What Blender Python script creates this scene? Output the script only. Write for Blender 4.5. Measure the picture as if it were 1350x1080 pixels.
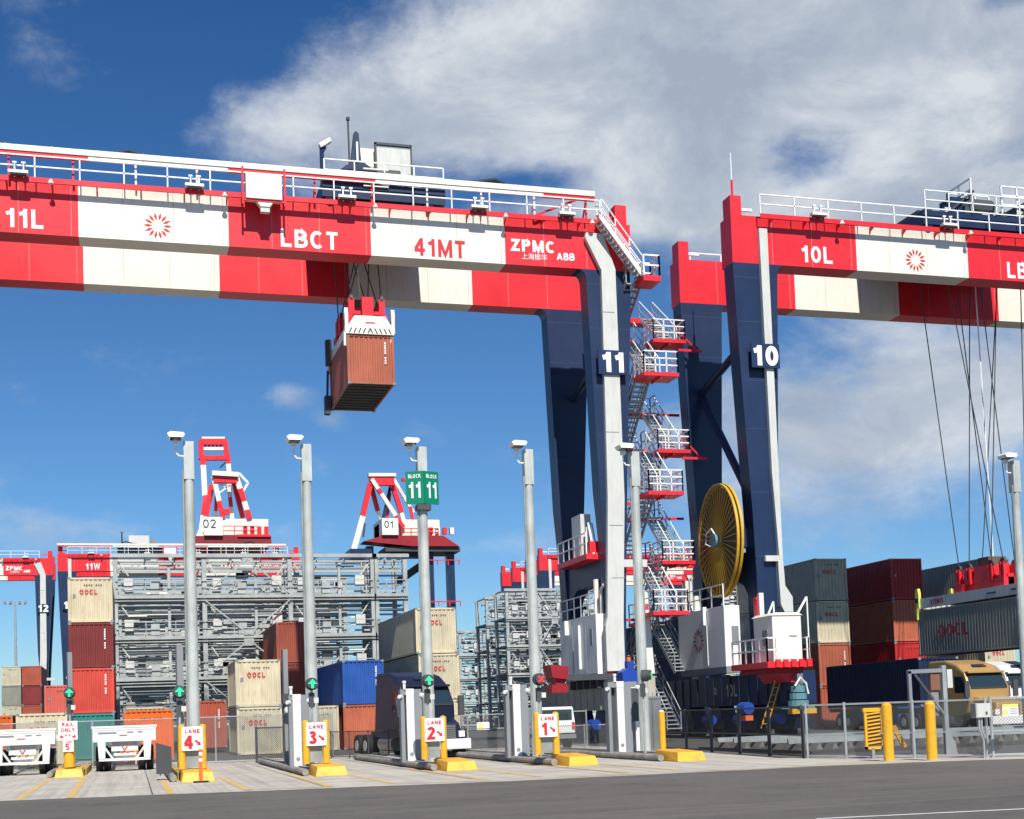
import bpy, math, random
from mathutils import Vector, Matrix
random.seed(7)
R = math.radians
scene = bpy.context.scene
for o in list(bpy.data.objects): bpy.data.objects.remove(o)
col = scene.collection

# ------------------------------------------------------------------ camera
F, PX, H0, ROLL, VPD, EYE = 1740., 675., 942., .035, 30000., 1.7
PSI = R(16.2); PITCH = math.atan(F/VPD); PY = H0-F*math.tan(PITCH)
FW = Vector((math.sin(PSI)*math.cos(PITCH), math.cos(PSI)*math.cos(PITCH), math.sin(PITCH)))
r0 = Vector((math.cos(PSI), -math.sin(PSI), 0)); u0 = r0.cross(FW)
RT = math.cos(ROLL)*r0-math.sin(ROLL)*u0; UP = math.sin(ROLL)*r0+math.cos(ROLL)*u0
CP = Vector((0, 0, EYE))
cam = bpy.data.objects.new('camera', bpy.data.cameras.new('camera')); col.objects.link(cam)
m3 = Matrix((RT, UP, -FW)).transposed()
cam.matrix_world = Matrix.Translation(CP) @ m3.to_4x4()
cam.data.sensor_width = 36; cam.data.sensor_fit = 'HORIZONTAL'; cam.data.lens = F/1350*36
cam.data.shift_y = (PY-540)/1350; cam.data.shift_x = 0
cam.data.clip_start = .5; cam.data.clip_end = 6000
scene.camera = cam
def ray(x, y): return FW+RT*((x-PX)/F)-UP*((y-PY)/F)
def atY(x, y, Y):
    d = ray(x, y); return CP+d*(Y/d.y)
def atX(x, y, X):
    d = ray(x, y); return CP+d*(X/d.x)

# ------------------------------------------------------------------ sky and sun
SUN_AZ, SUN_EL = R(180+2.5), R(47)      # azimuth clockwise from +Y: almost straight behind the camera
sd = Vector((math.sin(SUN_AZ)*math.cos(SUN_EL), math.cos(SUN_AZ)*math.cos(SUN_EL), math.sin(SUN_EL)))
sun = bpy.data.objects.new('sun', bpy.data.lights.new('sun', 'SUN')); col.objects.link(sun)
sun.data.energy = 5.0; sun.data.angle = R(.5); sun.data.color = (1, .95, .87)
sun.rotation_euler = sd.to_track_quat('Z', 'Y').to_euler()
world = bpy.data.worlds.new('World'); scene.world = world; world.use_nodes = True
nt = world.node_tree; nt.nodes.clear()
class NG:
    """small helper to wire math nodes"""
    def __init__(s, nt): s.nt = nt
    def n(s, t, **k):
        nd = s.nt.nodes.new(t)
        for a, b in k.items(): setattr(nd, a, b)
        return nd
    def put(s, sock, v):
        if isinstance(v, bpy.types.NodeSocket): s.nt.links.new(v, sock)
        else: sock.default_value = v
    def m(s, op, *a, clamp=False):
        nd = s.n('ShaderNodeMath', operation=op); nd.use_clamp = clamp
        for i, v in enumerate(a): s.put(nd.inputs[i], v)
        return nd.outputs[0]
    def noise(s, vec, scale, detail=6, rough=.55, dist=0):
        nd = s.n('ShaderNodeTexNoise'); nd.noise_dimensions = '3D'
        s.put(nd.inputs['Vector'], vec); nd.inputs['Scale'].default_value = scale
        nd.inputs['Detail'].default_value = detail; nd.inputs['Roughness'].default_value = rough
        nd.inputs['Distortion'].default_value = dist
        return nd.outputs['Fac']
    def ramp(s, f, pts):
        nd = s.n('ShaderNodeValToRGB'); s.put(nd.inputs[0], f)
        e = nd.color_ramp.elements
        while len(e) < len(pts): e.new(.5)
        for i, (p, c) in enumerate(pts):
            e[i].position = p; e[i].color = (*c, 1) if len(c) == 3 else c
        return nd.outputs[0]
    def mix(s, f, a, b, mode='MIX'):
        nd = s.n('ShaderNodeMix', data_type='RGBA', blend_type=mode)
        s.put(nd.inputs[0], f)
        for i, v in ((6, a), (7, b)):
            s.put(nd.inputs[i], v if isinstance(v, bpy.types.NodeSocket) else (*v, 1))
        return nd.outputs[2]
g = NG(nt)
sky = g.n('ShaderNodeTexSky', sky_type='NISHITA'); sky.sun_disc = False
sky.sun_elevation = SUN_EL; sky.sun_rotation = SUN_AZ; sky.air_density = 1.0; sky.dust_density = .15; sky.ozone_density = 2.5
tc = g.n('ShaderNodeTexCoord'); sx = g.n('ShaderNodeSeparateXYZ'); nt.links.new(tc.outputs['Generated'], sx.inputs[0])
az = g.m('ARCTAN2', sx.outputs[0], sx.outputs[1]); el = g.m('ARCSINE', sx.outputs[2])
cv = g.n('ShaderNodeCombineXYZ'); g.put(cv.inputs[0], az); g.put(cv.inputs[1], g.m('MULTIPLY', el, 1.7)); cv.inputs[2].default_value = 3.1
cvec = cv.outputs[0]
n1 = g.noise(cvec, 5.5, 12, .6, .35); n2 = g.noise(cvec, 17, 10, .66, .2)
def ae(x, y):
    d = ray(x, y).normalized(); return math.atan2(d.x, d.y), math.asin(d.z)
def blob(x, y, rx, ry, amp):
    a0, e0 = ae(x, y)
    dx = g.m('DIVIDE', g.m('SUBTRACT', az, a0), rx/F); dy = g.m('DIVIDE', g.m('SUBTRACT', el, e0), ry/F)
    r2 = g.m('ADD', g.m('MULTIPLY', dx, dx), g.m('MULTIPLY', dy, dy))
    return g.m('MULTIPLY', g.m('EXPONENT', g.m('MULTIPLY', r2, -1.)), amp)
BL = [(720, 90, 340, 130, .62), (1090, 60, 330, 140, .62), (1400, 130, 260, 150, .5), (450, 160, 190, 60, .4), (330, 185, 110, 40, .2), (1180, 290, 280, 80, .42),
      (1270, 490, 300, 90, .5), (1150, 600, 260, 75, .34), (960, 560, 120, 60, .1), (380, 522, 42, 26, .42), (440, 552, 26, 16, .33), (60, 40, 90, 60, .13), (90, 130, 130, 50, .08),
      (330, 700, 200, 35, .16), (690, 718, 120, 26, .2), (20, 690, 130, 40, .2), (900, 260, 190, 60, .4),
      (1045, 208, 85, 46, -.62), (690, 245, 120, 28, -.4), (1330, 190, 60, 30, -.3), (1180, 330, 200, 40, .15), (1330, -5, 90, 28, -.4), (260, 60, 170, 150, -.35), (520, 430, 300, 90, -.3)]
acc = g.m('ADD', n1, g.m('MULTIPLY', g.m('SUBTRACT', n2, .5), .62))
for b in BL: acc = g.m('ADD', acc, blob(*b))
mr = g.n('ShaderNodeMapRange', interpolation_type='SMOOTHSTEP'); g.put(mr.inputs[0], acc)
mr.inputs[1].default_value = .53; mr.inputs[2].default_value = 1.10; mask = mr.outputs[0]
cn = g.m('ADD', g.noise(cvec, 7, 10, .62, .3), g.m('MULTIPLY', g.m('SUBTRACT', .9, acc), .12))
ccol = g.ramp(cn, [(.36, (4.9, 5.7, 6.9)), (.5, (6.4, 7.1, 8.1)), (.64, (9.2, 9.7, 10.2))])
hsv = g.n('ShaderNodeHueSaturation'); hsv.inputs['Saturation'].default_value = 1.08; hsv.inputs['Value'].default_value = 1.12
tint = g.ramp(el, [(0, (.66, .93, 1.22)), (.12, (.66, .90, 1.16)), (.3, (.64, .86, 1.10)), (.5, (.52, .76, 1.05))]); nt.links.new(g.mix(1., sky.outputs[0], tint, 'MULTIPLY'), hsv.inputs['Color'])
skyc = g.mix(g.m('MULTIPLY', mask, .93), hsv.outputs[0], ccol)
bg = g.n('ShaderNodeBackground'); g.put(bg.inputs[0], skyc); bg.inputs[1].default_value = .066
wo = g.n('ShaderNodeOutputWorld'); nt.links.new(bg.outputs[0], wo.inputs[0])
scene.view_settings.view_transform = 'Standard'; scene.view_settings.look = 'None'
scene.view_settings.gamma = 1; scene.view_settings.exposure = .28; scene.view_settings.use_curve_mapping = False

# ------------------------------------------------------------------ materials
def mat(name, c, rough=.5, metal=0, var=.12, vs=.7, dirt=None, dirt_amt=.3, dirt_scale=1.2, streak=True, lines=None, bump=0, bscale=20, spec=.4):
    m = bpy.data.materials.new(name); m.use_nodes = True; t = m.node_tree; g = NG(t)
    p = t.nodes['Principled BSDF']; p.inputs['Roughness'].default_value = rough; p.inputs['Metallic'].default_value = metal
    p.inputs['Specular IOR Level'].default_value = spec
    tc = g.n('ShaderNodeTexCoord'); gp = g.n('ShaderNodeNewGeometry')
    vec = gp.outputs['Position']
    n = g.noise(vec, vs, 6, .6)
    k = g.ramp(n, [(.3, (1-var,)*3), (.7, (1+var*.5,)*3)])
    out = g.mix(1., tuple(c), k, 'MULTIPLY')
    if dirt:
        mp = g.n('ShaderNodeMapping'); mp.inputs['Scale'].default_value = (4, 4, .5) if streak else (1, 1, 1)
        t.links.new(vec, mp.inputs[0])
        d = g.noise(mp.outputs[0], dirt_scale, 8, .68)
        f = g.m('MULTIPLY', g.ramp(d, [(.5, (0, 0, 0)), (.72, (1, 1, 1))]), dirt_amt)
        out = g.mix(f, out, tuple(dirt))
    if name.endswith('container_paint'):
        oi = g.n('ShaderNodeObjectInfo'); out = g.mix(1., out, g.ramp(oi.outputs['Random'], [(0, (.78, .8, .82)), (.5, (1, .98, .95)), (1, (1.12, 1.08, 1.02))]), 'MULTIPLY')
        sp_ = g.noise(vec, 3.2, 6, .7); out = g.mix(g.m('MULTIPLY', g.ramp(sp_, [(.66, (0, 0, 0)), (.7, (1, 1, 1))]), .7), out, (.16, .07, .04))
    if lines:
        for sc, amt, dk in lines:
            mp = g.n('ShaderNodeMapping'); mp.inputs['Scale'].default_value = (*sc, 1); t.links.new(vec, mp.inputs[0])
            d = g.noise(mp.outputs[0], 1, 7, .6); out = g.mix(g.m('MULTIPLY', g.ramp(d, [(.48, (0, 0, 0)), (.66, (1, 1, 1))]), amt), out, dk)
    t.links.new(out, p.inputs['Base Color'])
    rr = g.m('ADD', g.m('MULTIPLY', n, .2), rough-.1); t.links.new(rr, p.inputs['Roughness'])
    if bump:
        b = g.n('ShaderNodeBump'); b.inputs['Strength'].default_value = bump; b.inputs['Distance'].default_value = .02
        g.put(b.inputs['Height'], g.noise(vec, bscale, 5, .6)); t.links.new(b.outputs[0], p.inputs['Normal'])
    return m
RED = mat('red_paint', (.72, .024, .035), .38, var=.12, vs=.4, dirt=(.38, .02, .02), dirt_amt=.28)
DRED = mat('dark_and_shaded_red', (.30, .012, .02), .5)  # also carries the shade painted into the red cable guide
HOUSEW = mat('white_cabinet_paint', (.80, .79, .75), .5, var=.06, dirt=(.5, .47, .42), dirt_amt=.3)
WHT = mat('cream_white_paint', (.77, .745, .65), .4, var=.05, vs=.2, dirt=(.48, .42, .32), dirt_amt=.3)
SEAM = mat('weld_seam_grime', (.42, .30, .26), .7)
SEAMN = mat('navy_plate_joint', (.03, .05, .10), .6)
RAILW = mat('white_rail_paint', (.82, .83, .82), .45, var=.04)
NAVY = mat('navy_paint', (.013, .029, .080), .38, var=.16, vs=.3, dirt=(.025, .042, .085), dirt_amt=.3)
GALV = mat('galvanised_steel', (.42, .45, .45), .45, .35, var=.2, vs=2.5, bump=.1)
GALVD = mat('dull_galvanised_steel', (.30, .33, .33), .6, .3, var=.3, vs=1.5)
RACKM = mat('rack_steel', (.40, .43, .42), .6, .1, var=.25, vs=1.0)
POLE = mat('weathered_pole_steel', (.50, .53, .50), .5, .2, var=.25, vs=.9, dirt=(.3, .32, .3), dirt_amt=.5)
DARK = mat('black_rubber', (.018, .018, .02), .75)
DGREY = mat('dark_grey_paint', (.06, .065, .07), .6)
GREYP = mat('grey_paint', (.22, .235, .25), .5, var=.1)
LGREY = mat('light_grey_paint', (.58, .585, .55), .5, var=.08, dirt=(.3, .3, .28), dirt_amt=.35)
YEL = mat('yellow_paint', (.80, .41, .02), .5, var=.14, vs=3, dirt=(.22, .13, .05), dirt_amt=.7, dirt_scale=3, streak=False)
YELR = mat('reel_yellow', (.58, .33, .02), .5, var=.12)
BROWN = mat('reel_hose_brown', (.14, .085, .05), .7, var=.3, vs=2)
TEAL = mat('teal_motor', (.12, .25, .28), .5)
BLUEM = mat('blue_motor', (.015, .06, .35), .4)
ORG = mat('orange_plastic', (.85, .16, .02), .5)
GREENS = mat('green_sign', (0, .20, .115), .45, var=.04)
WLET = mat('white_lettering', (.85, .86, .84), .5, var=.03)
RLET = mat('red_lettering', (.55, .02, .03), .5, var=.05)
SIGNW = mat('sign_white', (.83, .78, .76), .5, var=.03)
CONC = mat('concrete', (.50, .465, .395), .85, var=.16, vs=.35, dirt=(.27, .25, .22), dirt_amt=.6, dirt_scale=.5, streak=False, bump=.3, bscale=30, lines=[((2.0, .06), .6, (.29, .27, .235)), ((7, .12), .35, (.22, .205, .18)), ((1.1, 1.1), .3, (.25, .235, .2))])
CURB = mat('stained_kerb_concrete', (.30, .28, .25), .9, var=.3, vs=2, dirt=(.08, .07, .06), dirt_amt=.8, dirt_scale=1.5, streak=False, bump=.4)
ASPH = mat('asphalt', (.118, .108, .094), .9, var=.2, vs=.18, dirt=(.06, .057, .052), dirt_amt=.8, dirt_scale=.5, streak=False, bump=.5, bscale=60, lines=[((.06, 2.2), .5, (.155, .143, .126)), ((.15, 5), .4, (.07, .066, .06)), ((7, 7), .3, (.16, .15, .135))])
YARD = mat('yard_asphalt', (.10, .096, .09), .9, var=.2, vs=.2, dirt=(.08, .08, .08), dirt_amt=.5, dirt_scale=.3, streak=False, bump=.4, bscale=50)
SLEEP = mat('sleeper_concrete', (.20, .19, .17), .9, var=.3, vs=3)
BALL = mat('ballast', (.075, .07, .065), .95, var=.5, vs=6, bump=1, bscale=14)
YKERB = mat('worn_yellow_kerb', (.55, .33, .06), .8, var=.3, vs=2, dirt=(.09, .07, .05), dirt_amt=.9, dirt_scale=1.6, streak=False)
YLINE = mat('worn_yellow_line', (.62, .40, .12), .8, var=.25, vs=2, dirt=(.45, .43, .39), dirt_amt=.8, dirt_scale=2.5, streak=False)
WLINE = mat('white_line', (.7, .7, .68), .8, var=.2, vs=3)
GOLD = mat('gold_truck_paint', (.44, .27, .095), .35, .15, var=.06)
WPAINT = mat('white_truck_paint', (.70, .70, .68), .3, var=.05)
NAVYT = mat('dark_blue_truck_paint', (.008, .012, .035), .4)
CHROME = mat('stainless_steel', (.45, .43, .40), .35, .85, var=.15)
WOOD = mat('brown_board', (.20, .09, .06), .7)
ORB = mat('yellow_green_pad', (.75, .78, .12), .5)
def glass(name, c):
    m = bpy.data.materials.new(name); m.use_nodes = True; p = m.node_tree.nodes['Principled BSDF']
    p.inputs['Base Color'].default_value = (*c, 1); p.inputs['Roughness'].default_value = .06; p.inputs['Specular IOR Level'].default_value = .8
    return m
GLS = glass('window_glass', (.02, .035, .045))
def emis(name, c, s):
    m = bpy.data.materials.new(name); m.use_nodes = True; p = m.node_tree.nodes['Principled BSDF']
    p.inputs['Base Color'].default_value = (*c, 1); p.inputs['Emission Color'].default_value = (*c, 1); p.inputs['Emission Strength'].default_value = s
    return m
GLIT = emis('lit_green_arrow', (.01, .75, .22), 1.1); RLIT = emis('lit_red_cross', (.8, .03, .03), .8)
def mesh_alpha(name, c, pitch, wire, frame=.0):
    m = bpy.data.materials.new(name); m.use_nodes = True; t = m.node_tree; g = NG(t)
    tc = g.n('ShaderNodeTexCoord'); s = g.n('ShaderNodeSeparateXYZ'); t.links.new(tc.outputs['Object'], s.inputs[0])
    u = g.m('ADD', s.outputs[0], s.outputs[2]); v = g.m('SUBTRACT', s.outputs[0], s.outputs[2])
    a = g.m('LESS_THAN', g.m('PINGPONG', u, pitch), wire); b = g.m('LESS_THAN', g.m('PINGPONG', v, pitch), wire)
    f = g.m('MAXIMUM', a, b)
    p = t.nodes['Principled BSDF']; p.inputs['Base Color'].default_value = (*c, 1); p.inputs['Roughness'].default_value = .6; p.inputs['Metallic'].default_value = .2
    tr = g.n('ShaderNodeBsdfTransparent'); mx = g.n('ShaderNodeMixShader')
    t.links.new(f, mx.inputs[0]); t.links.new(tr.outputs[0], mx.inputs[1]); t.links.new(p.outputs[0], mx.inputs[2])
    t.links.new(mx.outputs[0], t.nodes['Material Output'].inputs[0]); return m
def grating(name, c, pitch, wire):
    m = mesh_alpha(name, c, pitch, wire); t = m.node_tree
    for nd in t.nodes:
        if nd.type == 'SEPXYZ': s_ = nd
    for l in list(t.links):
        if l.from_node == s_ and l.from_socket.name == 'Z': to = l.to_socket; t.links.remove(l); t.links.new(s_.outputs[1], to)
    return m
GRATE = grating('steel_grating', (.25, .12, .11), .03, .003)
LINK = mesh_alpha('chain_link_wire', (.13, .14, .14), .045, .008)
LINKD = mesh_alpha('dark_chain_link_wire', (.035, .04, .04), .045, .0075)
_cm = {}
CC = {'cream': (.62, .56, .40), 'maroon': (.20, .032, .03), 'red': (.62, .075, .05), 'teal': (.04, .26, .23), 'orange': (.80, .15, .02),
      'brick': (.36, .085, .05), 'brown': (.25, .060, .04), 'blue': (.018, .085, .36), 'navy': (.012, .022, .06), 'grey': (.46, .43, .33), 'salmon': (.62, .13, .10),
      'charcoal_shaded_cream': (.26, .26, .22), 'terra': (.43, .12, .065), 'bred': (.42, .022, .022), 'lgrey': (.30, .33, .34)}  # the darkest grey serves a charcoal container and cream ones with shade painted in
def cmat(k):
    if k not in _cm:
        c = CC[k]; rust = (.30, .13, .05) if k in ('cream', 'grey') else tuple(x*.55 for x in c)
        _cm[k] = mat(k+'_container_paint', c, .5, var=.16, vs=.8, dirt=rust, dirt_amt=.38, dirt_scale=1.4)
    return _cm[k]

# ------------------------------------------------------------------ mesh helpers
class MB:
    def __init__(s): s.v = []; s.f = []; s.mi = []; s.mats = []
    def _m(s, m):
        if m not in s.mats: s.mats.append(m)
        return s.mats.index(m)
    def poly(s, pts, faces, m):
        b = len(s.v); s.v += [tuple(p) for p in pts]; k = s._m(m)
        for f in faces: s.f.append([b+i for i in f]); s.mi.append(k)
        return s
    def box(s, x0, x1, y0, y1, z0, z1, m):
        p = [(x, y, z) for z in (z0, z1) for y in (y0, y1) for x in (x0, x1)]
        return s.poly(p, [(0, 2, 3, 1), (4, 5, 7, 6), (0, 1, 5, 4), (2, 6, 7, 3), (0, 4, 6, 2), (1, 3, 7, 5)], m)
    def beam(s, p, q, w, h, m, up=(0, 0, 1)):
        p, q = Vector(p), Vector(q); d = (q-p)
        if d.length < 1e-6: return s
        d.normalize(); u = Vector(up)
        if abs(d.dot(u)) > .98: u = Vector((0, 1, 0))
        a = d.cross(u).normalized(); b = a.cross(d).normalized(); pts = []
        for e in (p, q):
            for i, j in ((-1, -1), (1, -1), (1, 1), (-1, 1)): pts.append(e+a*(w/2*i)+b*(h/2*j))
        return s.poly(pts, [(3, 2, 1, 0), (4, 5, 6, 7), (0, 1, 5, 4), (1, 2, 6, 5), (2, 3, 7, 6), (3, 0, 4, 7)], m)
    def tube(s, pts, r, m, n=8, r2=None):
        pts = [Vector(p) for p in pts]; k = len(pts); rings = []
        for i, p in enumerate(pts):
            d = (pts[min(i+1, k-1)]-pts[max(i-1, 0)]).normalized()
            u = Vector((0, 0, 1)) if abs(d.z) < .95 else Vector((0, 1, 0))
            a = d.cross(u).normalized(); b = a.cross(d).normalized()
            rr = r if r2 is None else r+(r2-r)*i/(k-1)
            rings += [p+a*rr*math.cos(2*math.pi*j/n)+b*rr*math.sin(2*math.pi*j/n) for j in range(n)]
        fs = []
        for i in range(k-1):
            for j in range(n): fs.append((i*n+j, i*n+(j+1) % n, (i+1)*n+(j+1) % n, (i+1)*n+j))
        fs.append(tuple(range(n-1, -1, -1))); fs.append(tuple((k-1)*n+j for j in range(n)))
        return s.poly(rings, fs, m)
    def prism(s, outline, axis, a, b, m):
        """outline of 2-D points in the plane across `axis`, extruded a..b"""
        def P(u, v, w): return {'x': (w, u, v), 'y': (u, w, v), 'z': (u, v, w)}[axis]
        n = len(outline); pts = [P(u, v, a) for u, v in outline]+[P(u, v, b) for u, v in outline]
        fs = [tuple(range(n)), tuple(range(2*n-1, n-1, -1))]+[(i, i+n, (i+1) % n+n, (i+1) % n) for i in range(n)]
        return s.poly(pts, fs, m)
    def rail(s, pts, m, h=1.1, r=.028, step=1.5, mids=1, posts=True):
        """handrail over a polyline of floor points"""
        for p, q in zip(pts[:-1], pts[1:]):
            p, q = Vector(p), Vector(q); L = (q-p).length
            for k in range(mids+1):
                z = Vector((0, 0, h*(k+1)/(mids+1))); s.beam(p+z, q+z, 2*r, 2*r, m)
            if posts:
                n = max(1, round(L/step))
                for i in range(n+1):
                    e = p.lerp(q, i/n); s.beam(e, e+Vector((0, 0, h)), 2*r, 2*r, m, (0, 1, 0))
        return s
    def mark(s):
        s.marks = getattr(s, 'marks', [])+[(len(s.v), len(s.f))]; return s
    def build_each(s, name, parent):
        ms = getattr(s, 'marks', []); ms = ms if ms and ms[0] == (0, 0) else [(0, 0)]+ms; ms.append((len(s.v), len(s.f)))
        for (v0, f0), (v1, f1) in zip(ms[:-1], ms[1:]):
            if f1 == f0: continue
            p = MB(); p.v = s.v[v0:v1]; p.f = [[i-v0 for i in f] for f in s.f[f0:f1]]; p.mats = s.mats; p.mi = s.mi[f0:f1]; p.build(name, parent)
    def build(s, name, parent=None, loc=None, bevel=0, smooth=False):
        me = bpy.data.meshes.new(name); me.from_pydata([tuple(v) for v in s.v], [], s.f)
        for m in s.mats: me.materials.append(m)
        me.polygons.foreach_set('material_index', s.mi)
        if smooth: me.polygons.foreach_set('use_smooth', [True]*len(me.polygons))
        me.update(); return link(name, me, parent, loc, bevel)
def link(name, me, parent=None, loc=None, bevel=0):
    o = bpy.data.objects.new(name, me); col.objects.link(o)
    if parent: o.parent = parent
    if loc is not None: o.location = loc
    import bmesh
    if me and me.users == 1:
        bm = bmesh.new(); bm.from_mesh(me); bmesh.ops.recalc_face_normals(bm, faces=bm.faces)
        if bevel:
            bmesh.ops.remove_doubles(bm, verts=bm.verts, dist=1e-5)
            bmesh.ops.bevel(bm, geom=[e for e in bm.edges if e.calc_face_angle(0) > .5], offset=bevel, segments=2, affect='EDGES', profile=.6)
        bm.to_mesh(me); bm.free()
    return o
def tag(o, label=None, cat=None, group=None, kind=None):
    if label: o['label'] = label
    if cat: o['category'] = cat
    if group: o['group'] = group
    if kind: o['kind'] = kind
    return o
def thing(name, loc, label, cat, group=None, rz=0):
    o = bpy.data.objects.new(name, None); col.objects.link(o); o.location = loc; o.rotation_euler.z = rz; o.empty_display_size = .5
    return tag(o, label, cat, group)
def structure(o): o['kind'] = 'structure'; return o
def _arc(cx, cy, rx, ry, a0, a1, n=10): return [(cx+rx*math.cos(R(a0+(a1-a0)*i/n)), cy+ry*math.sin(R(a0+(a1-a0)*i/n))) for i in range(n+1)]
def glyph(c, w):
    """centre lines of a bold sans letter of cap height 1: (advance width, polylines)"""
    h = w/2; T = 1-h; B = h
    if c in '0O': W = .66 if c == '0' else .8; return W, [_arc(W/2, .5, W/2-h, .5-h, 90, 450, 24)]
    if c == '1': return .46, [[(.33, 0), (.33, 1)], [(.36, .88), (.2, .76), (.04, .72)]]
    if c == '2': return .64, [_arc(.32, .7, .32-h, .3-h, 165, -25, 10)+[(.14, B), (.64, B)]]
    if c == '3': return .64, [_arc(.31, .735, .27-h, .265-h, 160, -90, 10)+[(.25, .47+h*.2)], _arc(.31, .28, .32-h, .28-h, 90, -160, 12)]
    if c == '4': return .66, [[(.46, 0), (.46, 1)], [(.44, .93), (.09, .36)], [(.03, .32), (.66, .32)]]
    if c == '5': return .64, [[(.6, T), (.16, T), (.13, .5)]+_arc(.31, .33, .33-h, .33-h, 110, -150, 12)]
    if c == '9': return .64, [_arc(.32, .67, .32-h, .33-h, 0, 360, 20), _arc(.3, .5, .34-h, .5-h, 30, -60, 8)+[(.12, B)]]
    if c == 'A': return .78, [[(.07, 0), (.39, .96)], [(.39, .96), (.71, 0)], [(.2, .3), (.58, .3)]]
    if c == 'B': return .68, [[(h, 0), (h, 1)], [(h, T), (.36, T)]+_arc(.36, (T+.52)/2, .21, (T-.52)/2, 90, -90, 8)+[(h, .52)], [(h, .521), (.38, .521)]+_arc(.38, (.521+B)/2, .24, (.521-B)/2, 90, -90, 8)+[(h, B)]]
    if c == 'C': return .72, [_arc(.38, .5, .38-h, .5-h, 48, 312, 18)]
    if c == 'D': return .72, [[(h, 0), (h, 1)], [(h, T), (.35, T)]+_arc(.35, .5, .37-h, .5-h, 90, -90, 12)+[(h, B)]]
    if c == 'E': return .6, [[(h, 0), (h, 1)], [(h, T), (.6, T)], [(h, .5), (.54, .5)], [(h, B), (.6, B)]]
    if c == 'I': return w, [[(h, 0), (h, 1)]]
    if c == 'K': return .7, [[(h, 0), (h, 1)], [(.6, 1), (.18, .42)], [(.3, .58), (.64, 0)]]
    if c == 'L': return .58, [[(h, 0), (h, 1)], [(h, B), (.58, B)]]
    if c == 'M': return .86, [[(h, 0), (h, 1)], [(h, .96), (.43, .12), (.86-h, .96)], [(.86-h, 0), (.86-h, 1)]]
    if c == 'N': return .72, [[(h, 0), (h, 1)], [(h, .96), (.72-h, .04)], [(.72-h, 0), (.72-h, 1)]]
    if c == 'P': return .66, [[(h, 0), (h, 1)], [(h, T), (.4, T)]+_arc(.4, .72, .26-h, .28-h, 90, -90, 8)+[(h, .44+h)]]
    if c == 'R': return .7, [[(h, 0), (h, 1)], [(h, T), (.4, T)]+_arc(.4, .72, .26-h, .28-h, 90, -90, 8)+[(h, .44+h)], [(.38, .5), (.62, 0)]]
    if c == 'S': return .66, [_arc(.33, .735, .3-h, .265-h, 35, 255, 10)+_arc(.33, .27, .33-h, .27-h, 80, -150, 12)]
    if c == 'T': return .62, [[(.31, 0), (.31, 1)], [(0, T), (.62, T)]]
    if c == 'W': return 1.0, [[(.08, 1), (.28, .08), (.5, .9), (.72, .08), (.92, 1)]]
    if c == 'Y': return .7, [[(.06, 1), (.35, .42)], [(.64, 1), (.35, .42)], [(.35, 0), (.35, .46)]]
    if c == 'Z': return .66, [[(.02, T), (.54, T), (.1, B), (.66, B)]]
    return .35, []
def text(s, size, m, parent, loc, rot=(R(90), 0, 0), bold=.02, name='lettering', align='CENTER', sx=1., w=.19):
    """flat painted letters, cap height = .72 size, centred on loc"""
    H = size*.72; w = w+(bold-.02)*1.2; x = 0; mb = MB(); out = []
    for c in s:
        W, st = glyph(c, w); out += [[(x+a, b) for a, b in p] for p in st]; x += W+.17
    x -= .17; zi = 0
    for p in out:
        P = [Vector((a-x/2, b-.5)) for a, b in p]; n = len(P); L = []; Rr = []
        closed = (P[0]-P[-1]).length < 1e-4
        for i in range(n):
            d1 = (P[i]-P[i-1]).normalized() if i else ((P[-1]-P[-2]).normalized() if closed else (P[1]-P[0]).normalized())
            d2 = (P[i+1]-P[i]).normalized() if i < n-1 else ((P[1]-P[0]).normalized() if closed else d1)
            t = (d1+d2); t = t.normalized() if t.length > 1e-4 else d1; nn = Vector((-t.y, t.x)); k = min(2.2, 1/max(.3, nn.dot(Vector((-d1.y, d1.x)))))
            L.append(P[i]+nn*w/2*k); Rr.append(P[i]-nn*w/2*k)
        zi += .0008; pts = [(a.x*H*sx, a.y*H, zi) for a in L]+[(a.x*H*sx, a.y*H, zi) for a in Rr]
        mb.poly(pts, [(n+i, n+i+1, i+1, i) for i in range(n-1)], m)
    me = bpy.data.meshes.new(name); me.from_pydata([tuple(v) for v in mb.v], [], mb.f); me.materials.append(m); me.update()
    o = bpy.data.objects.new(name, me); col.objects.link(o); o.parent = parent; o.location = loc; o.rotation_euler = rot
    return o
def ftext(s, size, m, parent, loc, rot=(R(90), 0, 0), name='lettering'):
    cu = bpy.data.curves.new(name, 'FONT'); cu.body = s; cu.size = size; cu.extrude = .002; cu.align_x = 'CENTER'; cu.align_y = 'CENTER'; cu.resolution_u = 3
    t = bpy.data.objects.new(name, cu); col.objects.link(t)
    dg = bpy.context.evaluated_depsgraph_get(); me = bpy.data.meshes.new_from_object(t.evaluated_get(dg)); bpy.data.objects.remove(t)
    me.name = name; me.materials.clear(); me.materials.append(m)
    o = bpy.data.objects.new(name, me); col.objects.link(o); o.parent = parent; o.location = loc; o.rotation_euler = rot
    return o
LEFTROT = (R(90), 0, R(-90))    # lettering on a face that looks along -X
def copy_tree(o, parent=None):
    c = o.copy(); col.objects.link(c); c.parent = parent
    for ch in list(o.children): copy_tree(ch, c)
    return c

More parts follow.
